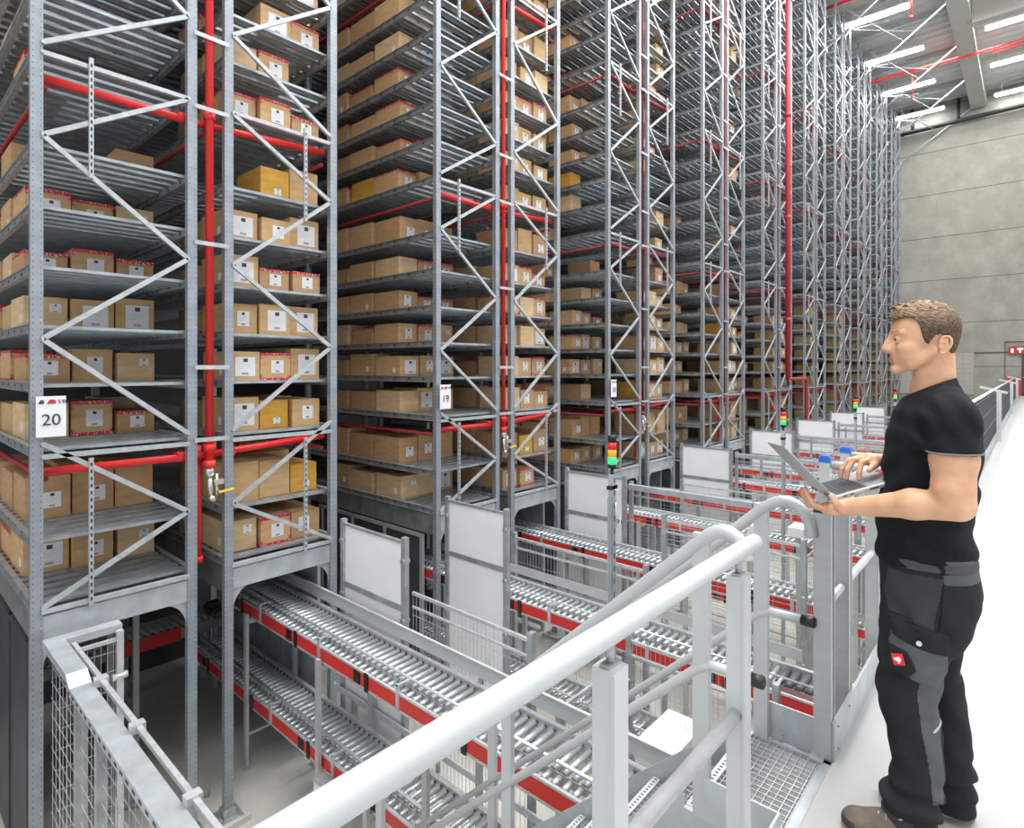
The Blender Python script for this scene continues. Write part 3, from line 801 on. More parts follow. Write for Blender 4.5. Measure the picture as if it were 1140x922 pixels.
# dark machine enclosures under the racks
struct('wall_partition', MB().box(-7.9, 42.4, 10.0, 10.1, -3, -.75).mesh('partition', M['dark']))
for k in range(0, 7):
    for f in (0, 1):
        xo = (XA if f == 0 else XB + WF) + PER*k
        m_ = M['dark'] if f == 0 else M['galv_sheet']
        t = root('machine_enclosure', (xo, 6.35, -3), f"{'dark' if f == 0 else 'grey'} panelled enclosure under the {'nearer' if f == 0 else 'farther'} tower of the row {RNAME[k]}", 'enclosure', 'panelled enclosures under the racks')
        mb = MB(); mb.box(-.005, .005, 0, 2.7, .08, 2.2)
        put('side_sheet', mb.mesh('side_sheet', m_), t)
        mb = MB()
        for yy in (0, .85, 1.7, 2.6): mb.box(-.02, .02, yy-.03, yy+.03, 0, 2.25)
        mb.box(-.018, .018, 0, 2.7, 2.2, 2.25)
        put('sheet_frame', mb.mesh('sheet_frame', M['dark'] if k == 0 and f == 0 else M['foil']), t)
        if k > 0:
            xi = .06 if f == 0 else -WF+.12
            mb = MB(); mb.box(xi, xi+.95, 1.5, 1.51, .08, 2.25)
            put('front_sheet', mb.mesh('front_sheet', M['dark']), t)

for i, (x, y) in enumerate(((1.85, 7.6), (2.1, 7.6))):
    t = root('steel_post', (x, y, -3), f"dark steel post under the rack numbered 20, {'nearer the cable duct' if i == 0 else 'nearer the conveyors'}", 'post')
    put('profile', MB().box(-.03, .03, -.03, .03, .012, 2.22).mesh('post_profile', M['foil']), t)
    put('base_plate', MB().box(-.08, .08, -.08, .08, 0, .012).mesh('post_base', M['galv']), t)
t = root('sensor_box', (2.85, 4.62, -2.44), 'white elongated control box hanging on the side of the lower conveyor', 'control box')
put('box_body', MB().box(0, .09, 0, .42, 0, .13).mesh('sensor_body', M['white_box']), t)
put('lid', MB().box(-.005, .095, -.005, .425, .13, .16).mesh('sensor_lid', M['galv']), t)
# ------------------------------------------------------------------ walkway guardrails, stair
YR = .62
def post_me(h, w=.052, d=.06, name='post'):
    mb = MB(); mb.box(-w/2, w/2, -d/2, d/2, 0, h)
    mb.box(-w/2-.004, -w/2+.004, -d/2-.004, -d/2+.004, 0, h-.001)
    return mb
# near guardrail along the walkway edge
t = root('walkway_railing', (1.0, YR, 0), 'thick light grey handrail on square posts across the foreground', 'railing')
put('handrail', MB().tube([(-2.2, 0, 1.05), (.74, 0, 1.05), (.785, 0, 1.05), (.797, 0, 1.05)], .024, 24, rads=[.024, .024, .022, .015]).mesh('handrail', M['rail_white']), t)
put('knee_rail', MB().tube([(-2.2, 0, .60), (.66, 0, .60)], .0185, 18).mesh('knee_rail', M['galv_light']), t)
for px_, h in ((-1.2, .985), (-.015, .985), (.655, .985)):
    put('post', post_me(h, .052, .05).mesh('rail_post', M['rail_white']), t, (px_, 0, 0))
    put('rail_pin', MB().tube([(0, 0, h), (0, 0, 1.04)], .009, 10).box(-.02, .02, -.012, .012, h, h+.006).mesh('rail_pin', M['galv']), t, (px_, 0, 0))
# stair with landing
t = root('steel_stair', (2.265, .93, -3.0), 'steel stair with open grating treads going down from the walkway', 'stair')
W2 = .285
def grating(W, D, th=.025):
    mb = MB(); x = -W
    while x <= W: mb.box(x-.0015, x+.0015, 0, D, -th, 0); x += .030
    y = .012
    while y < D: mb.box(-W, W, y-.0012, y+.0012, -.010, -.001); y += .030
    mb.box(-W, W, 0, .003, -th, 0); mb.box(-W, W, D-.003, D, -th, 0)
    return mb
nos = MB(); nos.box(-W2, W2, -.035, 0, .001, .004); nos.box(-W2, W2, -.003, 0, -.035, .001)
for i in range(26): nos.box(-W2+.012+i*.0215, -W2+.020+i*.0215, -.024, -.012, .004, .0045, 1)
NOS = nos.mesh('nosing', [M['rail_white'], M['ink']])
land = put('landing_grating', grating(W2, .30).mesh('landing_grating', M['galv_light']), t, (0, -.30, 3.0))
put('landing_nosing', NOS, land, (0, .30, 0))
put('landing_edge', MB().box(-W2-.02, W2+.02, -.335, -.302, 2.965, 3.002).box(-W2-.02, -W2, -.335, 0, 2.93, 3.002).box(W2, W2+.02, -.335, 0, 2.93, 3.002).mesh('landing_edge', M['galv_sheet']), t)
GT = grating(W2-.004, .245).mesh('tread', M['galv_light'])
N = 14; RI = .2; GO = .215
for i in range(1, N+1):
    tr = put('tread', GT, t, (0, GO*i-.245, 3.0-RI*i)); put('tread_nosing', NOS, tr, (0, .245, 0))
for s in (-1, 1):
    a = (0.0, 3.0); b = (GO*(N+.6), 3.0-RI*(N+.6))
    poly = [(a[0]-.0, a[1]+.05), (b[0]+.02, b[1]+.07), (b[0]+.02, 0.001), (b[0]-.12, 0.001), (a[0]-.0, a[1]-.22)]
    mb = MB(); mb.prism(poly, 0, s*(W2+.004), s*(W2+.012)); me = mb.mesh('stringer', M['galv_sheet']); smooth_normals(me)
    put('stringer', me, t)
# stair handrails
def stair_rail(X, label, posts, near):
    t = root('stair_handrail', (X, .85, 0), label, 'railing')
    P = [(.668, .885), (.672, .93), (.694, .975), (.735, 1.008), (.785, 1.012), (.84, .982), (.87, .958), (.90, .93)]
    if X < 2: P = [(.712, .93), (.718, .965), (.738, .993), (.772, 1.010), (.812, 1.004), (.846, .980), (.873, .955), (.90, .93)]
    P += [(.90 + q, .93 - q*.925) for q in (.05, .1, .2, .4, .8, 1.4, 2.0, 2.6, 3.35)]
    pts = [(0, y-.85, z) for y, z in P]
    # smooth the arch
    sm = []
    for i in range(len(pts)-1):
        p0 = Vector(pts[max(i-1, 0)]); p1 = Vector(pts[i]); p2 = Vector(pts[i+1]); p3 = Vector(pts[min(i+2, len(pts)-1)])
        for q in range(5):
            u = q/5; sm.append(.5*((2*p1)+(p2-p0)*u+(2*p0-5*p1+4*p2-p3)*u*u+(-p0+3*p1-3*p2+p3)*u**3))
    sm.append(Vector(pts[-1]))
    put('handrail', MB().tube(sm, .0235, 20).mesh('stair_handrail', M['rail_white']), t)
    mid = [(0, -.15, .54), (0, -.02, .54), (0, .03, .51), (0, 3.3, .51-3.27*.925)]
    m = put('mid_rail', MB().tube(mid, .0175, 16).mesh('mid_rail', M['rail_white']), t)
    put('end_cap', MB().tube([(0, -.20, .54), (0, -.195, .54), (0, -.145, .54)], .019, 14, rads=[.014, .021, .021]).tube([(-.0, -.18, .54), (.03, -.18, .54)], .012, 8).mesh('end_cap', M['black']), m)
    for j, yp in enumerate(posts):
        top = .975 - max(0, (yp - .88))*.925 if j else .99
        base = -.14 - max(0, (yp - .93))*.93 if j else 0.0
        put('post', MB().box(-.012, .012, -.028, .028, base, top).box(-.014, .014, -.03, -.022, base, top).mesh('stair_post', M['rail_white' if near else 'post_grey']), t, (0, yp-.85, 0))
stair_rail(1.965, 'near stair handrail with rounded top end beside the foreground posts', (.865, 1.78, 2.75, 3.7), True)
stair_rail(2.565, 'far stair handrail with rounded top end next to the laptop', (.865, 2.45, 3.6), True)
# toe plates
t = root('toe_plate', (2.58, .6, 0), 'galvanised toe plate along the walkway edge at the man\'s feet', 'toe plate')
put('edge_plate', MB().box(0, 38, -.012, -.004, 0, .15).box(0, 38, -.004, .0, .142, .15).mesh('edge_plate', M['galv_sheet']), t)
put('return_plate', MB().box(.0, .008, -.004, .24, 0, .15).box(-.05, .0, .02, .07, .0, .012).mesh('return_plate', M['galv_sheet']), t)
bl = MB()
for (x, z) in ((.06, .03), (.06, .12), (.9, .11), (.25, .12)): bl.tube([(x, -.018, z), (x, -.012, z)], .005, 6)
for (y, z) in ((.05, .03), (.18, .03), (.05, .12), (.18, .12)): bl.tube([(-.005, y, z), (0, y, z)], .005, 6)
put('bolt', bl.mesh('plate_bolts', M['galv']), t)
t = root('toe_plate', (1.95, .58, 0), 'short galvanised toe plate left of the stair landing', 'toe plate')
put('edge_plate', MB().box(0, .008, .02, .27, 0, .15).box(-2.5, 0.0, .02, .028, 0, .15).mesh('edge_plate', M['galv_sheet']), t)
# guardrail right of the stair, beside the man and on to the end wall
t = root('walkway_guardrail', (2.60, .632, 0), 'grey guardrail of wide posts behind the man along the walkway', 'railing')
def wide_post():
    mb = MB(); mb.box(-.03, .03, -.006, .006, 0, .985)
    for s in (-1, 1): mb.box(s*.03-.006, s*.03+.006, -.035, .035, 0, .985)
    mb.box(-.033, .033, -.04, .04, .985, .99)
    return mb
def ppost(): return MB().box(-.028, .028, -.03, .03, 0, .985).box(-.03, -.022, -.034, -.03, 0, .985).box(.022, .03, -.034, -.03, 0, .985)
for x in (0.0, .31, .97, 2.2): put('post', ppost().mesh('guard_post', M['post_grey']), t, (x, 0, 0))
put('handrail', MB().tube([(-.03, 0, 1.045), (2.6, 0, 1.045)], .023, 18).mesh('guard_handrail', M['rail_white']), t)
put('knee_rail', MB().tube([(.06, 0, .60), (2.3, 0, .60)], .017, 14).mesh('guard_knee_rail', M['galv_light']), t)
put('rail_clamp', MB().box(-.03, .02, -.03, .03, .985, 1.02).tube([(-.01, 0, .99), (-.01, 0, 1.04)], .016, 10).mesh('rail_clamp', M['black']), t)
for X, w_ in ((3.54, 'first'), (4.01, 'second')):
    tt = root('capped_post', (X, .85, 0), f"white post with blue cap, {'nearer to' if w_ == 'first' else 'farther from'} the laptop, beyond the guardrail", 'post')
    put('post', MB().box(-.026, .026, -.026, .026, -1.2, 1.05).mesh('capped_post', M['rail_white']), tt)
    put('cap', MB().box(-.028, .028, -.028, .028, 1.05, 1.078).box(-.022, .022, -.022, .022, 1.078, 1.085).mesh('blue_cap', M['blue']), tt)
    put('cross_rail', MB().tube([(0, -.026, 1.04), (0, -.165, 1.04)], .019, 14).mesh('cross_rail', M['rail_white']), tt)
t = root('mesh_guardrail', (5.6, .635, 0), 'distant walkway guardrail with dark mesh infill leading to the end wall', 'railing')
mb = MB(); x = 0
while x < 36: mb.box(x-.004, x+.004, -.004, .004, .1, 1.05); x += .08
for z in (.12, .4, .7, 1.0): mb.box(0, 36, -.006, .006, z, z+.02)
put('infill', mb.mesh('mesh_infill', mat('dark_mesh', (.10, .105, .11), .5)), t)
put('handrail', MB().tube([(0, 0, 1.08), (36, 0, 1.08)], .024, 10).mesh('far_rail', M['galv_light']), t)
for x in (10.5, 20.2, 29):
    p = put('post', MB().box(-.04, .04, -.14, -.06, 0, 1.06).mesh('far_post', M['rail_white']), t, (x, 0, 0))
    put('post_arm', MB().bar((0, .22, 1.15), (0, -.24, 1.03), .06, .05).mesh('post_arm', M['galv_light']), p)

# ------------------------------------------------------------------ signal lights
def lamp(name, col, e): return mat(name, col, .3, 0, emit=col, estr=e)
LR = lamp('signal_red', (.65, .02, .015), .35); LO = lamp('signal_amber', (.85, .33, .02), .45); LG = lamp('signal_green', (.02, .72, .17), 1.2)
for k in range(5):
    X = 4.0 + PER*k
    t = root('signal_tower', (X, 2.5, -3.0), f"red, amber and lit green stack light on slotted post, {['largest one', 'above the laptop lid', 'third in line', 'fourth in line', 'smallest, farthest one'][k]}", 'signal light', 'red amber green signal lights')
    put('slotted_post', (lambda m: m)(MB().box(-.025, .025, -.02, -.017, 0, 3.72).box(-.025, -.021, -.017, .02, 0, 3.72).box(.021, .025, -.017, .02, 0, 3.72)).mesh('slotted_post', M['galv_sheet']), t)
    mb = MB()
    for i in range(36): mb.box(-.006, .006, -.0215, -.02, .15+i*.1, .19+i*.1)
    put('post_slot', mb.mesh('post_slots', M['dark']), t)
    if k < 2: put('cover_plate', MB().box(-.085, -.028, -.015, -.010, .3, 3.55).mesh('cover_plate', M['galv_sheet']), t)
    put('base', MB().tube([(0, 0, 3.62), (0, 0, 3.78)], .013, 10).tube([(0, 0, 3.77), (0, 0, 3.80)], .032, 16).box(-.05, .05, -.02, .02, 3.60, 3.63).mesh('light_base', M['black']), t)
    put('green_light', MB().tube([(0, 0, 3.80), (0, 0, 3.855)], .034, 18).mesh('green_light', LG), t)['label'] = 'lit green segment'
    put('amber_light', MB().tube([(0, 0, 3.858), (0, 0, 3.913)], .034, 18).mesh('amber_light', LO), t)['label'] = 'amber segment'
    put('red_light', MB().tube([(0, 0, 3.916), (0, 0, 3.971)], .034, 18).mesh('red_light', LR), t)['label'] = 'red segment'
    put('top_cap', MB().tube([(0, 0, 3.974), (0, 0, 4.02), (0, 0, 4.03)], .034, 18, rads=[.034, .034, .026]).mesh('top_cap', M['black']), t)
    if k == 0: put('cable', MB().tube([(0, -.02, 3.6), (.07, -.03, 3.58), (.11, -.02, 3.45), (.08, -.02, 3.3), (.02, -.03, 3.32), (.0, -.03, 3.5)], .004, 6).mesh('light_cable', M['white_box']), t)

# ------------------------------------------------------------------ control cabinet and small fittings below
t = root('control_cabinet', (4.12, 2.04, -3.0), 'white control cabinet standing below the stair', 'cabinet')
bevel(put('cabinet_body', MB().box(0, .58, 0, .33, .05, 1.60).mesh('cabinet_body', M['white_box']), t), .01)
put('cabinet_door', MB().box(-.012, -.002, .012, .318, .08, 1.57).mesh('cabinet_door', M['white_box']), t)
put('plinth', MB().box(.02, .56, .02, .31, 0, .05).mesh('plinth', M['dark']), t)
vb = MB()
for (x, y) in ((.40, .08), (.46, .07), (.40, .13), (.46, .12), (.43, .10), (.49, .10)): vb.tube([(x, y, 1.6), (x, y, 1.604)], .007, 8)
put('cable_gland', vb.mesh('cable_glands', M['foil']), t)
put('door_lock', MB().tube([(-.02, .06, .9), (-.012, .06, .9)], .012, 10).mesh('door_lock', M['black']), t)
t = root('operator_display', (4.2, 2.75, -3.0), 'small tilted display on a stand behind the white control cabinet', 'display')
put('stand', MB().box(-.02, .02, -.02, .02, 0, 1.55).box(-.1, .1, -.1, .1, 0, .015).mesh('display_stand', M['post_grey']), t)
mb = MB().hexa([(-.12, -.06, 1.55), (.12, -.06, 1.55), (.12, -.02, 1.54), (-.12, -.02, 1.54), (-.12, .03, 1.72), (.12, .03, 1.72), (.12, .06, 1.70), (-.12, .06, 1.70)])
put('housing', mb.mesh('display_housing', M['foil']), t)
mb = MB().add([(-.10, -.0575, 1.57), (.10, -.0575, 1.57), (.10, .0195, 1.706), (-.10, .0195, 1.706)], [(0, 1, 2, 3)])
t2 = mat('display_screen', (.55, .68, .78), .2, emit=(.6, .75, .85), estr=.4)
put('screen', mb.mesh('display_screen', t2), t, (0, -.004, .0))
for i, (x, y) in enumerate(((6.75, 2.3), (6.98, 1.95))):
    t = root('junction_box', (x, y, -3), f"white flat junction box on a stand inside the mesh cage, {'left' if i == 0 else 'right'} one", 'junction box')
    put('box_body', MB().box(-.12, .12, -.08, .08, 2.70, 2.80).box(-.11, .11, -.07, .07, 2.80, 2.81).mesh('junction_body', M['white_box']), t)
    put('stand', MB().box(-.02, .02, -.02, .02, 0, 2.70).box(-.08, .08, -.08, .08, 0, .012).mesh('junction_stand', M['post_grey']), t)
t = root('loose_strut', (1.95, 6.9, -2.99), 'dark steel strut lying on the lower floor under the racks', 'strut')
put('strut', MB().bar((-.45, .35, .03), (.55, -.35, .03), .05, .05).mesh('loose_strut', M['foil']), t)
for i, (x, y, L_) in enumerate(((4.5, 5.2, .5), (4.4, 3.2, .6))):
    pass
# ------------------------------------------------------------------ signed-distance modelling for the man
class Field:
    def __init__(s, lo, hi, h):
        s.lo = np.array(lo, float); s.h = h
        s.n = np.ceil((np.array(hi) - s.lo)/h).astype(int) + 1
        s.D = np.full(s.n, 1e3, np.float32)
        s.yaw = 0.0; s.piv = (.02, 0)
        s.ax = [(s.lo[i] + h*np.arange(s.n[i])).astype(np.float32) for i in range(3)]
    def box(s, lo, hi):
        a = np.clip(np.floor((np.array(lo)-s.lo)/s.h).astype(int), 0, s.n-1)
        b = np.clip(np.ceil((np.array(hi)-s.lo)/s.h).astype(int)+1, 1, s.n)
        return tuple(slice(int(a[i]), int(b[i])) for i in range(3))
    def grid(s, sl):
        return (s.ax[0][sl[0]][:, None, None], s.ax[1][sl[1]][None, :, None], s.ax[2][sl[2]][None, None, :])
    def apply(s, sl, d, k, op='u'):
        A = s.D[sl]
        if op == 'u':
            if k <= 0: s.D[sl] = np.minimum(A, d); return
            h = np.clip(.5 + .5*(A - d)/k, 0, 1)
            s.D[sl] = A*(1-h) + d*h - k*h*(1-h)
        elif op == 's':
            d = -d; h = np.clip(.5 - .5*(A - d)/k, 0, 1) if k > 0 else (d > A)
            s.D[sl] = A*(1-h) + d*h + (k*h*(1-h) if k > 0 else 0)
    def tw(s, p):
        if not s.yaw: return np.array(p, float)
        c, n = math.cos(s.yaw), math.sin(s.yaw); x, y = p[0]-s.piv[0], p[1]-s.piv[1]
        return np.array([s.piv[0]+x*c-y*n, s.piv[1]+x*n+y*c, p[2]])
    def cone(s, a, b, ra, rb, k=.01, op='u', sq=None):   # round cone; sq=(axis scale) for flattened sections
        a = s.tw(a); b = s.tw(b)
        a = np.array(a, float); b = np.array(b, float); m = max(ra, rb) + k*2 + .01
        if sq: m *= max(1/min(sq), 1)
        sl = s.box(np.minimum(a, b)-m, np.maximum(a, b)+m); X, Y, Z = s.grid(sl)
        q = sq or (1, 1, 1)
        d = b-a; dd = (d*np.array(q)); L2 = float((dd*dd).sum()) + 1e-12
        px, py, pz = (X-a[0])*q[0], (Y-a[1])*q[1], (Z-a[2])*q[2]
        t = np.clip((px*dd[0]+py*dd[1]+pz*dd[2])/L2, 0, 1)
        r = ra + (rb-ra)*t
        dist = np.sqrt((px-t*dd[0])**2 + (py-t*dd[1])**2 + (pz-t*dd[2])**2) - r
        s.apply(sl, dist.astype(np.float32), k, op)
    def ell(s, c, r, k=.01, op='u', rot=None):
        c = s.tw(c); r = np.array(r, float); m = r.max() + 2*k + .01
        if s.yaw: rot = (Matrix.Rotation(s.yaw, 3, 'Z') @ (rot.to_matrix() if rot is not None else Matrix.Identity(3))).to_quaternion()
        sl = s.box(c-m, c+m); X, Y, Z = s.grid(sl); X = X-c[0]; Y = Y-c[1]; Z = Z-c[2]
        if rot is not None:
            R = np.array(rot.to_matrix()).T
            X, Y, Z = R[0][0]*X+R[0][1]*Y+R[0][2]*Z, R[1][0]*X+R[1][1]*Y+R[1][2]*Z, R[2][0]*X+R[2][1]*Y+R[2][2]*Z
        k0 = np.sqrt((X/r[0])**2+(Y/r[1])**2+(Z/r[2])**2); k1 = np.sqrt((X/r[0]**2)**2+(Y/r[1]**2)**2+(Z/r[2]**2)**2)
        s.apply(sl, (k0*(k0-1)/np.maximum(k1, 1e-6)).astype(np.float32), k, op)
    def loft(s, T, k=.02, op='u', e=2.3, lean=None):   # rows (z, xf, xb, yc, w)
        T = sorted(T); T = np.array(T, float)
        m = .06
        sl = s.box((T[:, 1].min()-m, (T[:, 3]-T[:, 4]).min()-m, T[0, 0]-m), (T[:, 2].max()+m, (T[:, 3]+T[:, 4]).max()+m, T[-1, 0]+m))
        X, Y, Z = s.grid(sl); z = Z.ravel()
        def sm(col):
            zz = np.linspace(T[0, 0], T[-1, 0], 200); v = np.interp(zz, T[:, 0], T[:, col])
            ker = np.hanning(15); ker /= ker.sum(); vp = np.convolve(np.pad(v, 7, mode='edge'), ker, 'valid')
            return np.interp(z, zz, vp)[None, None, :]
        xf, xb, yc, w = sm(1), sm(2), sm(3), sm(4)
        cx = (xf+xb)/2; rx = np.maximum((xb-xf)/2, .01)
        q = (np.abs((X-cx)/rx)**e + np.abs((Y-yc)/w)**e)**(1/e)
        d = (q-1)*np.minimum(rx, w)
        dz = np.maximum(T[0, 0]-Z, Z-T[-1, 0])
        d = np.where(dz > 0, np.maximum(d, dz), np.maximum(d, dz)) 
        s.apply(sl, d.astype(np.float32), k, op)
    def cut(s, fn, k=0.0):   # keep fn<0
        X, Y, Z = s.grid((slice(None),)*3); d = fn(X, Y, Z)
        if k: 
            h = np.clip(.5 - .5*(s.D-d)/k, 0, 1); s.D = (s.D*(1-h)+d*h+k*h*(1-h)).astype(np.float32)
        else: s.D = np.maximum(s.D, d).astype(np.float32)
    def displace(s, fn):
        X, Y, Z = s.grid((slice(None),)*3); s.D = (s.D + fn(X, Y, Z)).astype(np.float32)
    def surface(s):
        D = s.D; S = D < 0
        n = np.array(D.shape) - 1
        cnt = np.zeros(n, np.int8)
        for a in (0, 1):
            for b in (0, 1):
                for c in (0, 1): cnt += S[a:a+n[0], b:b+n[1], c:c+n[2]]
        act = (cnt > 0) & (cnt < 8)
        idx = np.argwhere(act); vid = np.full(n, -1, np.int64); vid[act] = np.arange(len(idx))
        acc = np.zeros((len(idx), 3)); num = np.zeros(len(idx))
        cor = [(a, b, c) for a in (0, 1) for b in (0, 1) for c in (0, 1)]
        val = {c: D[idx[:, 0]+c[0], idx[:, 1]+c[1], idx[:, 2]+c[2]].astype(float) for c in cor}
        for c in cor:
            for ax in range(3):
                if c[ax] == 0:
                    e = list(c); e[ax] = 1; e = tuple(e)
                    va, vb = val[c], val[e]; mk = (va < 0) != (vb < 0)
                    t = np.zeros_like(va); t[mk] = va[mk]/(va[mk]-vb[mk])
                    p = np.tile(np.array(c, float), (len(idx), 1)); p[:, ax] += t
                    acc[mk] += p[mk]; num[mk] += 1
        V = (idx + acc/num[:, None])*s.h + s.lo
        F = []
        for ax in range(3):
            o1, o2 = (ax+1) % 3, (ax+2) % 3
            sh = list(D.shape); sh[ax] -= 1
            sa = [slice(None)]*3; sb = [slice(None)]*3; sa[ax] = slice(0, -1); sb[ax] = slice(1, None)
            cr = S[tuple(sa)] != S[tuple(sb)]
            for o in (o1, o2):
                z = [slice(None)]*3; z[o] = 0; cr[tuple(z)] = False; z[o] = -1; cr[tuple(z)] = False
            e = np.argwhere(cr)
            if not len(e): continue
            u = np.zeros(3, int); u[o1] = 1; v = np.zeros(3, int); v[o2] = 1
            q = [vid[tuple((e-u-v).T)], vid[tuple((e-v).T)], vid[tuple(e.T)], vid[tuple((e-u).T)]]
            q = np.stack(q, 1); inside = S[tuple(e.T)]
            q[~inside] = q[~inside][:, ::-1]
            F.append(q)
        F = np.concatenate(F); F = F[(F >= 0).all(1)]
        return V, F
    def mesh(s, name, mats, mfn=None, smooth=1):
        V, F = s.surface()
        for _ in range(smooth):   # light relax of the net
            A = np.zeros_like(V); N = np.zeros(len(V))
            for i in range(4):
                a, b = F[:, i], F[:, (i+1) % 4]
                np.add.at(A, a, V[b]); np.add.at(N, a, 1); np.add.at(A, b, V[a]); np.add.at(N, b, 1)
            V = V*.5 + .5*A/np.maximum(N, 1)[:, None]
        me = bpy.data.meshes.new(name)
        me.vertices.add(len(V)); me.vertices.foreach_set('co', V.ravel())
        me.loops.add(4*len(F)); me.loops.foreach_set('vertex_index', F.ravel().astype(np.int32))
        me.polygons.add(len(F)); me.polygons.foreach_set('loop_start', np.arange(0, 4*len(F), 4, dtype=np.int32))
        me.polygons.foreach_set('loop_total', np.full(len(F), 4, np.int32))
        for m in (mats if isinstance(mats, (list, tuple)) else [mats]): me.materials.append(m)
        if mfn is not None: me.polygons.foreach_set('material_index', mfn(V[F].mean(1)).astype(np.int32))
        me.polygons.foreach_set('use_smooth', np.ones(len(F), bool))
        me.update(calc_edges=True); me.validate()
        return me

def inpoly(P, x, z):
    r = np.zeros(x.shape, bool); n = len(P)
    for i in range(n):
        (x0, z0), (x1, z1) = P[i], P[(i+1) % n]
        c = ((z0 > z) != (z1 > z)) & (x < (x1-x0)*(z-z0)/((z1-z0) if z1 != z0 else 1e-9)+x0)
        r ^= c
    return r
def polysd(P, X, Z):   # signed distance to a polygon (negative inside)
    d = None; n = len(P)
    for i in range(n):
        a = np.array(P[i]); b = np.array(P[(i+1) % n]); e = b-a
        t = np.clip(((X-a[0])*e[0]+(Z-a[1])*e[1])/(e@e), 0, 1)
        q = np.sqrt((X-a[0]-t*e[0])**2+(Z-a[1]-t*e[1])**2)
        d = q if d is None else np.minimum(d, q)
    return np.where(inpoly(P, X+0*Z, Z+0*X), -d, d)

def skin_mat():
    m = mat('skin', (.72, .40, .25), .48)
    nt = m.node_tree; b = nt.nodes['Principled BSDF']
    b.inputs['Subsurface Weight'].default_value = .12; b.inputs['Subsurface Radius'].default_value = (.02, .008, .004)
    tc = nt.nodes.new('ShaderNodeTexCoord'); n = nt.nodes.new('ShaderNodeTexNoise'); n.inputs['Scale'].default_value = 22; n.inputs['Detail'].default_value = 4
    nt.links.new(tc.outputs['Object'], n.inputs['Vector'])
    r = nt.nodes.new('ShaderNodeValToRGB'); r.color_ramp.elements[0].position = .3; r.color_ramp.elements[0].color = (.72, .385, .22, 1)
    r.color_ramp.elements[1].position = .75; r.color_ramp.elements[1].color = (.84, .50, .32, 1)
    nt.links.new(n.outputs['Fac'], r.inputs['Fac']); nt.links.new(r.outputs[0], b.inputs['Base Color'])
    return m
SK = skin_mat(); LIP = mat('lips', (.58, .25, .20), .45)
def cloth(name, col, scale=300, amt=.15):
    m = mat(name, col, .85, noise=(12, amt, (1, 1, 1)), bump=(scale, .25)); m.node_tree.nodes['Principled BSDF'].inputs['Specular IOR Level'].default_value = .25
    return m
TSH = cloth('black_tshirt_cloth', (.010, .011, .014)); TRB = cloth('charcoal_trouser_cloth', (.022, .023, .026)); TRG = cloth('grey_trouser_cloth', (.105, .115, .125)); TRM = cloth('dark_grey_trouser_cloth', (.05, .052, .056))

FEET = (2.434, .276)
PHI = math.radians(6.4)
man = root('person', (FEET[0], FEET[1], 0), 'man in black t-shirt and grey and black work trousers typing on a laptop', 'person', rz=PHI-PI/2)

# ---- skin: head, neck, arms, hands, legs in one surface
YAW = math.radians(11)
S = Field((-.40, -.31, -.01), (.19, .31, 1.81), .0031)
S.yaw = YAW
S.ell((.002, 0, 1.700), (.090, .072, .086), .0)
S.ell((-.040, 0, 1.650), (.054, .054, .080), .02)
S.ell((-.046, 0, 1.708), (.052, .057, .045), .02)
for s_ in (-1, 1):
    S.cone((.018, s_*.053, 1.622), (-.045, s_*.034, 1.575), .017, .014, .022)
    S.cone((-.045, s_*.034, 1.575), (-.085, s_*.010, 1.563), .014, .015, .014)
    S.ell((-.060, s_*.040, 1.636), (.026, .018, .020), .018)
    S.cone((-.094, s_*.010, 1.686), (-.074, s_*.047, 1.688), .010, .010, .010)
    S.ell((-.094, s_*.031, 1.668), (.015, .018, .012), .012, 's')
    S.ell((-.104, s_*.011, 1.627), (.010, .0075, .0075), .005)
    # ear: rim, lobe and hollow
    S.ell((.038, s_*.0745, 1.642), (.015, .0055, .028), .003, rot=Matrix.Rotation(.28, 3, 'Y').to_quaternion())
    er = [(.026, 1.652), (.030, 1.664), (.040, 1.672), (.050, 1.670), (.056, 1.660), (.056, 1.646), (.050, 1.632), (.040, 1.618), (.031, 1.613), (.027, 1.620)]
    for (xa, za), (xb, zb) in zip(er, er[1:]): S.cone((xa, s_*(.078+(xa-.03)*.16), za), (xb, s_*(.078+(xb-.03)*.16), zb), .0042, .0042, .001)
    S.ell((.037, s_*.085, 1.643), (.008, .010, .011), .002, 's')
    S.cone((.046, s_*.080, 1.652), (.040, s_*.080, 1.634), .0035, .003, .003)
    S.ell((.026, s_*.078, 1.636), (.005, .005, .006), .003)
S.ell((-.073, 0, 1.600), (.029, .035, .030), .014)
for s_ in (-1, 1):
    S.ell((-.048, s_*.032, 1.612), (.034, .026, .036), .02)
    S.cone((-.086, s_*.005, 1.664), (-.103, s_*.012, 1.632), .010, .010, .008)
S.ell((-.081, 0, 1.564), (.016, .020, .014), .014)
S.cone((-.098, 0, 1.680), (-.117, 0, 1.636), .0075, .0105, .008)
S.ell((-.1010, 0, 1.6015), (.0065, .022, .0044), .003)
S.ell((-.0985, 0, 1.5915), (.0072, .020, .0050), .003)
S.ell((-.106, 0, 1.5965), (.010, .024, .0016), .0015, 's')
S.ell((-.098, 0, 1.5815), (.008, .016, .004), .006, 's')
for s_ in (-1, 1):
    S.ell((-.0825, s_*.032, 1.6665), (.0130, .0145, .0118), .002)
    S.ell((-.0945, s_*.034, 1.6650), (.0090, .0110, .0036), .0008, 's')
S.cone((.034, 0, 1.60), (.030, 0, 1.455), .050, .058, .018)
S.cone((-.004, 0, 1.555), (-.006, 0, 1.475), .030, .034, .02)
S.cone((-.037, 0, 1.515), (-.039, 0, 1.500), .006, .006, .012)
S.yaw = 0
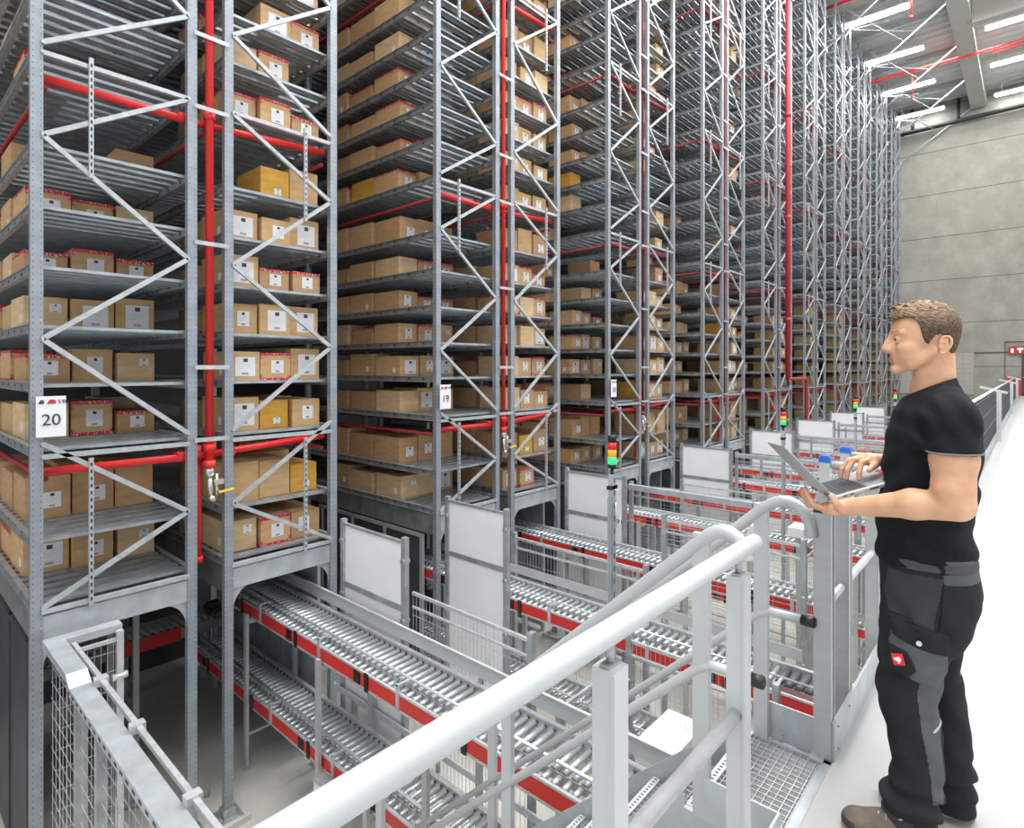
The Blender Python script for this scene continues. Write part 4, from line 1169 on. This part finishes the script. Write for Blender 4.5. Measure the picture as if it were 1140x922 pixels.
# trunk and legs (under the clothes)
S.loft([(.86, -.10, .12, 0, .14), (1.0, -.10, .11, 0, .135), (1.15, -.09, .12, 0, .14), (1.3, -.09, .13, 0, .16), (1.42, -.06, .11, 0, .16), (1.47, -.03, .09, 0, .09)], .03)
S.cone((.0, -.08, .85), (-.05, -.10, .48), .08, .05, .02); S.cone((-.05, -.10, .48), (-.02, -.10, .08), .048, .035, .02)
S.cone((.02, .08, .85), (.05, .11, .48), .08, .05, .02); S.cone((.05, .11, .48), (.09, .12, .08), .048, .035, .02)
# near (left) arm
S.cone((.065, -.175, 1.41), (.072, -.222, 1.29), .056, .060, .03)
S.cone((.072, -.222, 1.29), (.070, -.236, 1.20), .060, .054, .02)
S.cone((.070, -.236, 1.20), (.086, -.236, 1.155), .052, .040, .02)
S.cone((.078, -.236, 1.150), (-.03, -.208, 1.137), .044, .046, .02)
S.cone((-.03, -.208, 1.137), (-.225, -.142, 1.088), .045, .0275, .02, sq=(1, 1, 1))
# near hand: palm under the laptop, fingers wrapping up round the hinge edge
S.cone((-.225, -.142, 1.086), (-.285, -.098, 1.068), .026, .023, .012, sq=(1, 1, 1.15))
S.cone((-.262, -.132, 1.071), (-.288, -.075, 1.057), .021, .019, .01)
fg = [((-.285, -.125, 1.070), (-.325, -.118, 1.078), (-.348, -.112, 1.112), (-.354, -.108, 1.132)),
      ((-.292, -.103, 1.064), (-.338, -.094, 1.070), (-.362, -.086, 1.102), (-.368, -.082, 1.120)),
      ((-.296, -.080, 1.058), (-.343, -.069, 1.063), (-.368, -.060, 1.093), (-.374, -.056, 1.110)),
      ((-.292, -.060, 1.053), (-.335, -.046, 1.055), (-.362, -.038, 1.080), (-.368, -.034, 1.094))]
for j, (a, b, c, d_) in enumerate(fg):
    r = .0098 if j < 3 else .0085
    S.cone(a, b, r+.001, r, .006); S.cone(b, c, r, r-.0008, .002); S.cone(c, d_, r-.0008, r-.002, .002)
S.cone((-.235, -.155, 1.088), (-.248, -.176, 1.104), .015, .012, .01); S.cone((-.248, -.176, 1.104), (-.262, -.180, 1.128), .011, .009, .003)
# far (right) arm and typing hand
S.cone((.065, .175, 1.41), (.07, .235, 1.18), .056, .046, .03)
S.cone((.07, .235, 1.18), (-.105, .125, 1.225), .043, .029, .02)
S.cone((-.105, .125, 1.225), (-.165, .062, 1.232), .027, .028, .015, sq=(1, 1, 1.2))
S.cone((-.150, .045, 1.232), (-.190, .075, 1.230), .021, .021, .012)
f2 = [((-.165, .038, 1.232), (-.187, .005, 1.226), (-.194, -.010, 1.190), (-.193, -.014, 1.168)),
      ((-.183, .052, 1.234), (-.214, .022, 1.230), (-.231, .006, 1.196), (-.234, .002, 1.163)),
      ((-.196, .070, 1.232), (-.232, .046, 1.224), (-.252, .034, 1.192), (-.256, .030, 1.160)),
      ((-.200, .088, 1.226), (-.236, .072, 1.214), (-.256, .064, 1.186), (-.261, .061, 1.160))]
for j, (a, b, c, d_) in enumerate(f2):
    r = (.0100, .0102, .0098, .0086)[j]
    S.cone(a, b, r+.0015, r+.0005, .006); S.cone(b, c, r+.0004, r-.0006, .002); S.cone(c, d_, r-.0006, r-.002, .002)
S.cone((-.140, .055, 1.226), (-.150, .015, 1.216), .015, .0125, .01); S.cone((-.150, .015, 1.216), (-.162, -.012, 1.203), .0125, .0098, .004)
def unyaw(P):
    c, n = math.cos(-YAW), math.sin(-YAW); x, y = P[:, 0]-.02, P[:, 1]
    return .02+x*c-y*n, x*n+y*c
def lipf(P):
    x, y = unyaw(P)
    return ((x < -.092) & (np.abs(y) < .021) & (P[:, 2] > 1.5868) & (P[:, 2] < 1.6060)).astype(int)
body = put('body', S.mesh('body', [SK, LIP], lipf), man)
HLOC = (.02-.02*math.cos(YAW), -.02*math.sin(YAW), 0)
EW = mat('eye_white', (.62, .58, .55), .2); EI = mat('iris', (.05, .07, .09), .15)
for s_ in (-1, 1):
    E_ = Field((-.097, s_*.032-.014, 1.652), (-.068, s_*.032+.014, 1.680), .0016)
    E_.ell((-.0825, s_*.032, 1.6655), (.0117, .0117, .0117), 0)
    put('eyelash', MB().tube([(-.0955+abs(a)*.45, s_*(.034)+a, 1.6690-abs(a)*.12) for a in (-.010, -.005, 0, .005, .010)], .0011, 6).mesh('eyelash', EI), man, HLOC, YAW)
    put('eye', E_.mesh('eye', [EW, EI], lambda P, s_=s_: (((P[:, 1]-s_*.033)**2+(P[:, 2]-1.6655)**2 < .0068**2) & (P[:, 0] < -.085)).astype(int)), man, HLOC, YAW)
BR = mat('eyebrow_hair', (.36, .22, .12), .7)
for s_ in (-1, 1):
    B_ = Field((-.12, -.06, 1.67), (-.06, .06, 1.71), .0018)
    B_.cone((-.1005, s_*.014, 1.6915), (-.083, s_*.048, 1.6935), .0034, .0024, .002)
    put('eyebrow', B_.mesh('eyebrow', BR), man, HLOC, YAW)
# hair
def hair_mat():
    m = mat('hair', (.3, .2, .12), .6)
    nt = m.node_tree; b = nt.nodes['Principled BSDF']
    tc = nt.nodes.new('ShaderNodeTexCoord'); mp = nt.nodes.new('ShaderNodeMapping'); mp.inputs['Scale'].default_value = (28, 110, 60); mp.inputs['Rotation'].default_value = (0, .5, 0)
    nt.links.new(tc.outputs['Object'], mp.inputs['Vector'])
    n = nt.nodes.new('ShaderNodeTexNoise'); n.inputs['Scale'].default_value = 2.2; n.inputs['Detail'].default_value = 6
    nt.links.new(mp.outputs[0], n.inputs['Vector'])
    r = nt.nodes.new('ShaderNodeValToRGB'); r.color_ramp.elements[0].position = .36; r.color_ramp.elements[0].color = (.13, .075, .04, 1)
    r.color_ramp.elements[1].position = .64; r.color_ramp.elements[1].color = (.40, .27, .165, 1)
    nt.links.new(n.outputs['Fac'], r.inputs['Fac'])
    sp = nt.nodes.new('ShaderNodeSeparateXYZ'); nt.links.new(tc.outputs['Object'], sp.inputs[0])
    mr = nt.nodes.new('ShaderNodeMapRange'); mr.inputs['From Min'].default_value = 1.70; mr.inputs['From Max'].default_value = 1.77; mr.inputs['To Min'].default_value = .38; mr.inputs['To Max'].default_value = 1.15
    nt.links.new(sp.outputs['Z'], mr.inputs['Value'])
    vm = nt.nodes.new('ShaderNodeVectorMath'); vm.operation = 'SCALE'; nt.links.new(r.outputs[0], vm.inputs[0]); nt.links.new(mr.outputs[0], vm.inputs['Scale'])
    nt.links.new(vm.outputs[0], b.inputs['Base Color'])
    bp = nt.nodes.new('ShaderNodeBump'); bp.inputs['Strength'].default_value = .8; bp.inputs['Distance'].default_value = .006
    nt.links.new(n.outputs['Fac'], bp.inputs['Height']); nt.links.new(bp.outputs[0], b.inputs['Normal'])
    return m
H = Field((-.135, -.1, 1.57), (.12, .1, 1.83), .0024)
H.ell((.003, 0, 1.708), (.0975, .080, .089), 0)
H.ell((-.035, 0, 1.738), (.070, .066, .052), .02)
H.ell((.050, 0, 1.665), (.042, .060, .066), .02)
rh = np.random.RandomState(3)
for i in range(150):   # short tufts brushed forward and up
    a = rh.uniform(-1, 1); x = rh.uniform(-.085, .07); y = a*.062*math.sqrt(max(.05, 1-((x-.0)/.1)**2)); z = 1.708 + .089*math.sqrt(max(.02, 1-(x/.0975)**2-(y/.08)**2))
    if x < -.03: z = max(z, 1.738 + .052*math.sqrt(max(.02, 1-((x+.035)/.07)**2-(y/.066)**2)))
    H.cone((x, y, z-.004), (x-rh.uniform(.012, .022), y+rh.uniform(-.006, .006), z+rh.uniform(-.002, .006)), .0052, .0016, .003)
for i in range(34):    # fringe
    y = rh.uniform(-.052, .052); x = -.092+abs(y)*.35
    H.cone((x+.012, y, 1.752+rh.uniform(-.004, .01)), (x-rh.uniform(.006, .017), y+rh.uniform(-.006, .006), 1.738+rh.uniform(-.006, .008)), .006, .0018, .003)
hx = [-.13, -.095, -.07, -.045, -.030, -.018, -.004, .006, .018, .045, .060, .070, .12]; hz = [1.728, 1.733, 1.740, 1.738, 1.715, 1.665, 1.640, 1.662, 1.680, 1.676, 1.64, 1.598, 1.592]
H.cut(lambda X, Y, Z: (np.interp(X.ravel(), hx, hz).astype(np.float32)[:, None, None] - Z)*.8 + 0*Y, .006)
H.displace(lambda X, Y, Z: .0014*np.sin(X*260+Z*180+Y*60)*np.sin(Y*520+X*90) + .0010*np.sin(Z*620+X*330))
put('hair', H.mesh('hair', hair_mat(), smooth=0), man, HLOC, YAW)

# ---- t-shirt
T = Field((-.18, -.33, .86), (.20, .33, 1.58), .0045)
T.loft([(.905, -.140, .140, 0, .168), (.96, -.146, .140, 0, .166), (1.03, -.142, .134, 0, .162), (1.1, -.134, .138, 0, .165), (1.2, -.124, .150, 0, .176), (1.3, -.120, .158, 0, .190), (1.38, -.104, .154, 0, .195), (1.43, -.086, .136, 0, .17), (1.47, -.064, .112, 0, .12), (1.51, -.045, .092, 0, .08), (1.56, -.04, .085, 0, .07)], 0, e=2.2)
for s_ in (-1, 1):
    T.cone((.050, s_*.045, 1.475), (.062, s_*.15, 1.425), .048, .062, .03)
    T.cone((.06, s_*.12, 1.430), (.068, s_*.185, 1.400), .060, .068, .04)
    T.cone((.068, s_*.185, 1.405), (.074, s_*.226, 1.29), .066, .069, .03)
# sleeve hems
T.cut(lambda X, Y, Z: np.where(np.abs(Y) > .165+0*X, (1.308+(X-.07)*.02)-Z, -1).astype(np.float32)*1.0)
T.cut(lambda X, Y, Z: (Z-(1.474+(X+.045)*.47)) + 0*Y - (Y*Y)*.9, .004)
T.cut(lambda X, Y, Z: (.916+.0*X)-Z + 0*Y, .003)
def fold(X, Y, Z):
    f = .0080*np.sin(Z*52+X*24+2*np.sin(X*14)+Y*9)*np.exp(-((Z-.99)/.08)**2)
    f = f + .0040*np.sin((X*.7+Z)*64+Y*20)*np.exp(-((Z-1.36)/.08)**2)*np.exp(-((X+.03)/.10)**2)
    f = f + .0065*np.sin((Z-X*.9)*55+1.5*np.sin(X*25))*np.exp(-((Z-1.17)/.12)**2)
    f = f + .0035*np.sin((X+.6*Z)*95)*np.exp(-((np.abs(Y)-.23)/.06)**2)
    return f
T.displace(fold)
tsh = put('t_shirt', T.mesh('t_shirt', TSH), man)
# sleeve hem seam lines (thin light edge)
hm = MB()
for s_ in (-1, 1):
    pts = [(.074+.071*math.cos(a), s_*.226+.071*math.sin(a), 1.312+.071*math.cos(a)*.02) for a in [2*PI*i/28 for i in range(29)]]
    hm.tube(pts, .0028, 6)
put('sleeve_hem', hm.mesh('sleeve_hem', mat('hem_grey', (.20, .20, .21), .8)), tsh)
hm = MB(); pts = []
# ---- trousers
def trouser_field(infl=0.0, h=.0036):
    P = Field((-.19, -.21, .0), (.20, .24, .98), h)
    P.loft([(.66, -.120, .115, .0, .165), (.74, -.128, .142, 0, .176), (.83, -.130, .157, 0, .176), (.90, -.134, .146, 0, .165), (.955, -.136, .140, 0, .158)], 0, e=2.4)
    P.loft([(.745, -.128, .105, -.088, .085), (.66, -.128, .076, -.095, .086), (.58, -.131, .052, -.098, .082), (.50, -.136, .040, -.10, .078), (.43, -.132, .036, -.10, .074), (.36, -.106, .050, -.10, .072), (.26, -.092, .054, -.10, .070), (.19, -.100, .050, -.102, .072), (.13, -.128, .044, -.105, .074), (.085, -.120, .040, -.106, .074), (.045, -.080, .036, -.106, .070)], .03, e=2.2)
    P.loft([(.745, -.100, .145, .088, .085), (.64, -.07, .118, .095, .085), (.55, -.045, .100, .10, .08), (.47, -.030, .108, .105, .076), (.38, -.022, .124, .11, .074), (.26, -.010, .134, .115, .072), (.15, -.004, .142, .118, .074), (.07, .002, .146, .12, .076), (.03, .012, .146, .12, .074)], .03, e=2.2)
    def wr(X, Y, Z):
        a = np.exp(-((Z-.14)/.075)**2); b = np.exp(-((Z-.55)/.12)**2); c = np.exp(-((Z-.74)/.06)**2)
        f = .0095*np.sin(Z*88+X*30+1.6*np.sin(X*28+Y*12))*a
        f = f + .0045*np.sin(Z*60-X*42+1.2*np.sin(Y*30))*b + .004*np.sin(X*70+Z*40)*c
        f = f + .0028*np.sin(Z*44+X*58+Y*30)*np.exp(-((Z-.36)/.1)**2)
        return f - infl
    P.displace(wr)
    return P
P = trouser_field()
SIDE = [(-.0, .645), (.047, .60), (.052, .52), (.040, .44), (.042, .36), (.052, .26), (.048, .16), (.02, .17), (.018, .24), (.004, .34), (-.010, .42), (-.020, .52)]
HIPD = [(-.10, .90), (.05, .90), (.03, .80), (.02, .72), (-.09, .73), (-.115, .82)]
BACKP = [(.045, .885), (.145, .87), (.15, .80), (.12, .70), (.03, .70), (.04, .79)]
YOKE = [(.045, .955), (.145, .955), (.15, .885), (.05, .885)]
def tm(Q):
    x, y, z = Q[:, 0], Q[:, 1], Q[:, 2]; near = y < -.06
    r = np.zeros(len(Q), int)
    r[near & inpoly(SIDE, x, z)] = 1
    r[(y < -.02) & inpoly(HIPD, x, z)] = 2
    r[inpoly(YOKE, x, z)] = 1
    r[near & (z < .10) & (x < -.03)] = 2
    return r
tro = put('trousers', P.mesh('trousers', [TRB, TRG, TRM], tm), man)
def patch(poly, infl, m, name, parent, ylim=-.03):
    Q = trouser_field(infl, .0045)
    zs = [p[1] for p in poly]
    Q.cut(lambda X, Y, Z: polysd(poly, X, Z) + 0*Y, .004)
    Q.cut(lambda X, Y, Z: Y - ylim + 0*X + 0*Z)
    return put(name, Q.mesh(name, m), parent)
patch([(-.085, .735), (.058, .715), (.060, .60), (.035, .545), (-.045, .575), (-.092, .615), (-.098, .67)], .009, TRG, 'cargo_pocket', tro)
patch([(-.092, .755), (.062, .735), (.062, .665), (.0, .672), (-.088, .700)], .013, TRB, 'pocket_flap', tro)
pch = patch([(-.098, .668), (-.045, .660), (-.022, .60), (-.05, .572), (-.100, .600)], .016, TRB, 'phone_pouch', tro)
patch(BACKP, .005, TRB, 'back_pocket', tro)
patch([(-.10, .765), (-.03, .762), (-.03, .742), (-.10, .748)], .006, TRB, 'tool_slot', tro)
patch([(-.125, .945), (.145, .945), (.147, .918), (-.13, .912)], .004, mat('waistband_cloth', (.07, .07, .072), .8), 'waistband', tro)
# red square badge with a white mark on the pouch
bd = mat('badge_red', (.75, .03, .03), .5); bw = mat('badge_white', (.85, .83, .8), .5)
mb = MB(); mb.box(-.016, .016, -.002, 0, -.018, .018)
mb.prism([(-.009, .0), (-.004, .007), (.005, .008), (.009, .002), (.007, -.006), (-.003, -.007)], 1, -.0035, -.002, 1); mb.box(-.003, .003, -.0035, -.002, -.012, -.005, 1); mb.box(-.011, -.007, -.0035, -.002, -.002, .006, 1)
o = put('badge', mb.mesh('badge', [bd, bw]), pch, (-.070, -.202, .632)); o.rotation_euler = (0, -.25, -.12)
mb = MB(); mb.tube([(0, -.004, 0), (0, 0, 0)], .008, 14)
o = put('snap_button', mb.mesh('snap_button', M['galv_light']), tro, (-.015, -.202, .698))
patch([(.022, .395), (.030, .40), (.052, .425), (.050, .445), (.035, .42), (.020, .405)], .003, mat('reflective_trim', (.5, .5, .48), .4), 'reflective_trim', tro)

# ---- shoes
SHM = mat('taupe_shoe_leather', (.16, .13, .105), .75, noise=(30, .2, (1, 1, 1)), bump=(120, .2)); SOL = mat('shoe_sole', (.42, .34, .26), .7); SOD = mat('dark_sole', (.05, .045, .04), .7); LAC = mat('shoe_lace', (.62, .54, .47), .8)
def shoe(hx_, hy_, tx, ty, par):
    L = math.hypot(tx-hx_, ty-hy_); a = math.atan2(ty-hy_, tx-hx_)
    F_ = Field((-.02, -.065, 0.0), (L+.02, .065, .14), .0028)
    F_.cone((.045, 0, .052), (.115, 0, .050), .040, .040, 0); F_.cone((.115, 0, .048), (L-.045, .003, .032), .043, .036, .02, sq=(1, .88, 1))
    F_.ell((L-.050, .003, .030), (.050, .046, .034), .015); F_.cone((.05, 0, .06), (.075, 0, .12), .036, .036, .02); F_.cone((.10, 0, .075), (L-.10, 0, .052), .028, .022, .02)
    F_.cut(lambda X, Y, Z: .016-Z + 0*X + 0*Y); F_.cut(lambda X, Y, Z: Z-.118 + 0*X + 0*Y, .004)
    s0 = put('shoe', F_.mesh('shoe', [SHM, SOD], lambda Q: ((Q[:, 0] > L-.035) & (Q[:, 2] < .045)).astype(int)), par, (hx_, hy_, 0), a)
    G = Field((-.03, -.065, -.002), (L+.02, .065, .035), .0028)
    G.loft([(.001, -.0, L-.004, 0, .036), (.012, -.004, L, 0, .044), (.026, -.002, L-.006, 0, .043)], 0, e=2.6)
    put('sole', G.mesh('sole', SOL), s0)
    lm = MB()
    for i in range(5):
        x = .115+i*.022; z = .099-i*.0085
        lm.tube([(x, -.030, z-.014), (x+.004, -.012, z+.002), (x+.014, .012, z), (x+.018, .030, z-.016)], .0028, 6)
        lm.tube([(x+.014, -.030, z-.017), (x+.010, 0, z+.001), (x, .030, z-.013)], .0028, 6)
    for q in (-1, 1): lm.tube([(.112, 0, .102), (.10, q*.03, .118), (.115, q*.048, .10), (.13, q*.035, .088)], .0026, 6)
    put('laces', lm.mesh('laces', LAC), s0)
shoe(.040, -.100, -.235, -.160, man)
shoe(.140, .130, -.140, .085, man)

# ------------------------------------------------------------------ laptop held in his hands
R_ = Matrix.Rotation(PHI-PI/2, 3, 'Z')
def W(p): v = R_ @ Vector(p); return Vector((v.x+FEET[0], v.y+FEET[1], v.z))
hN, hF = Vector((-.257, -.150, 1.112)), Vector((-.376, .150, 1.088))
bN = Vector((-.060, -.150, 1.182))
hN, hF, bN, lN = W(hN), W(hF), W(bN), W((-.426, -.150, 1.276))
mid = (hN+hF)/2
ex = (hF-hN).normalized(); v = (bN-hN); v = (v-ex*v.dot(ex)).normalized(); n_ = ex.cross(v)
if n_.z < 0: n_ = -n_
l_ = (lN-hN); l_ = (l_-ex*l_.dot(ex)).normalized()
lap = bpy.data.objects.new('laptop', None); C.objects.link(lap)
tag(lap, "open silver laptop resting on the man's left hand", 'laptop')
lap.matrix_world = Matrix(((ex.x, v.x, n_.x, mid.x), (ex.y, v.y, n_.y, mid.y), (ex.z, v.z, n_.z, mid.z), (0, 0, 0, 1)))
SIL = mat('silver_laptop_shell', (.52, .53, .53), .38, .5); KEY = mat('laptop_keys', (.08, .085, .10), .5); SCR = mat('laptop_screen', (.02, .02, .03), .12, emit=(.5, .6, .75), estr=.25)
hw = .158; Dp = .222
o = bevel(put('keyboard_base', MB().box(-hw, hw, .004, Dp, -.0075, .0075).mesh('laptop_base', SIL), lap), .004)
mb = MB()
mb.box(-.140, .140, .018, .122, .0076, .0080, 0)
o2 = put('key_bed', mb.mesh('key_bed', mat('key_bed', (.16, .165, .18), .5)), o)
mb = MB()
for r in range(6):
    for c in range(14):
        x = -.138+c*.0198; y = .020+r*.0170
        mb.box(x, x+.0172, y, y+.0145, .0081, .0095)
put('keys', mb.mesh('keys', KEY), o)
put('touchpad', MB().box(-.05, .05, .135, .205, .0076, .0079).mesh('touchpad', mat('touchpad', (.40, .41, .42), .3)), o)
put('port', MB().box(-hw-.0006, -hw+.0, .03, .045, -.002, .002).box(-hw-.0006, -hw, .055, .068, -.002, .002).box(-hw-.0006, -hw, .12, .15, -.0022, .0022).mesh('port', M['black']), o)
ang = math.atan2(l_.dot(n_), l_.dot(v))
lid = put('screen_lid', MB().box(-hw, hw, 0, .228, -.0045, .0).mesh('laptop_lid', SIL), lap, (0, 0, .008)); lid.rotation_euler = (ang, 0, 0); bevel(lid, .002)
# display faces the user: for the opened lid its inner side looks towards the keyboard
put('display', MB().box(-.148, .148, .014, .218, -.0053, -.0046).mesh('display', SCR), lid)
put('hinge', MB().tube([(-.12, 0, .004), (-.06, 0, .004)], .006, 10).tube([(.06, 0, .004), (.12, 0, .004)], .006, 10).mesh('hinge', M['foil']), lap)
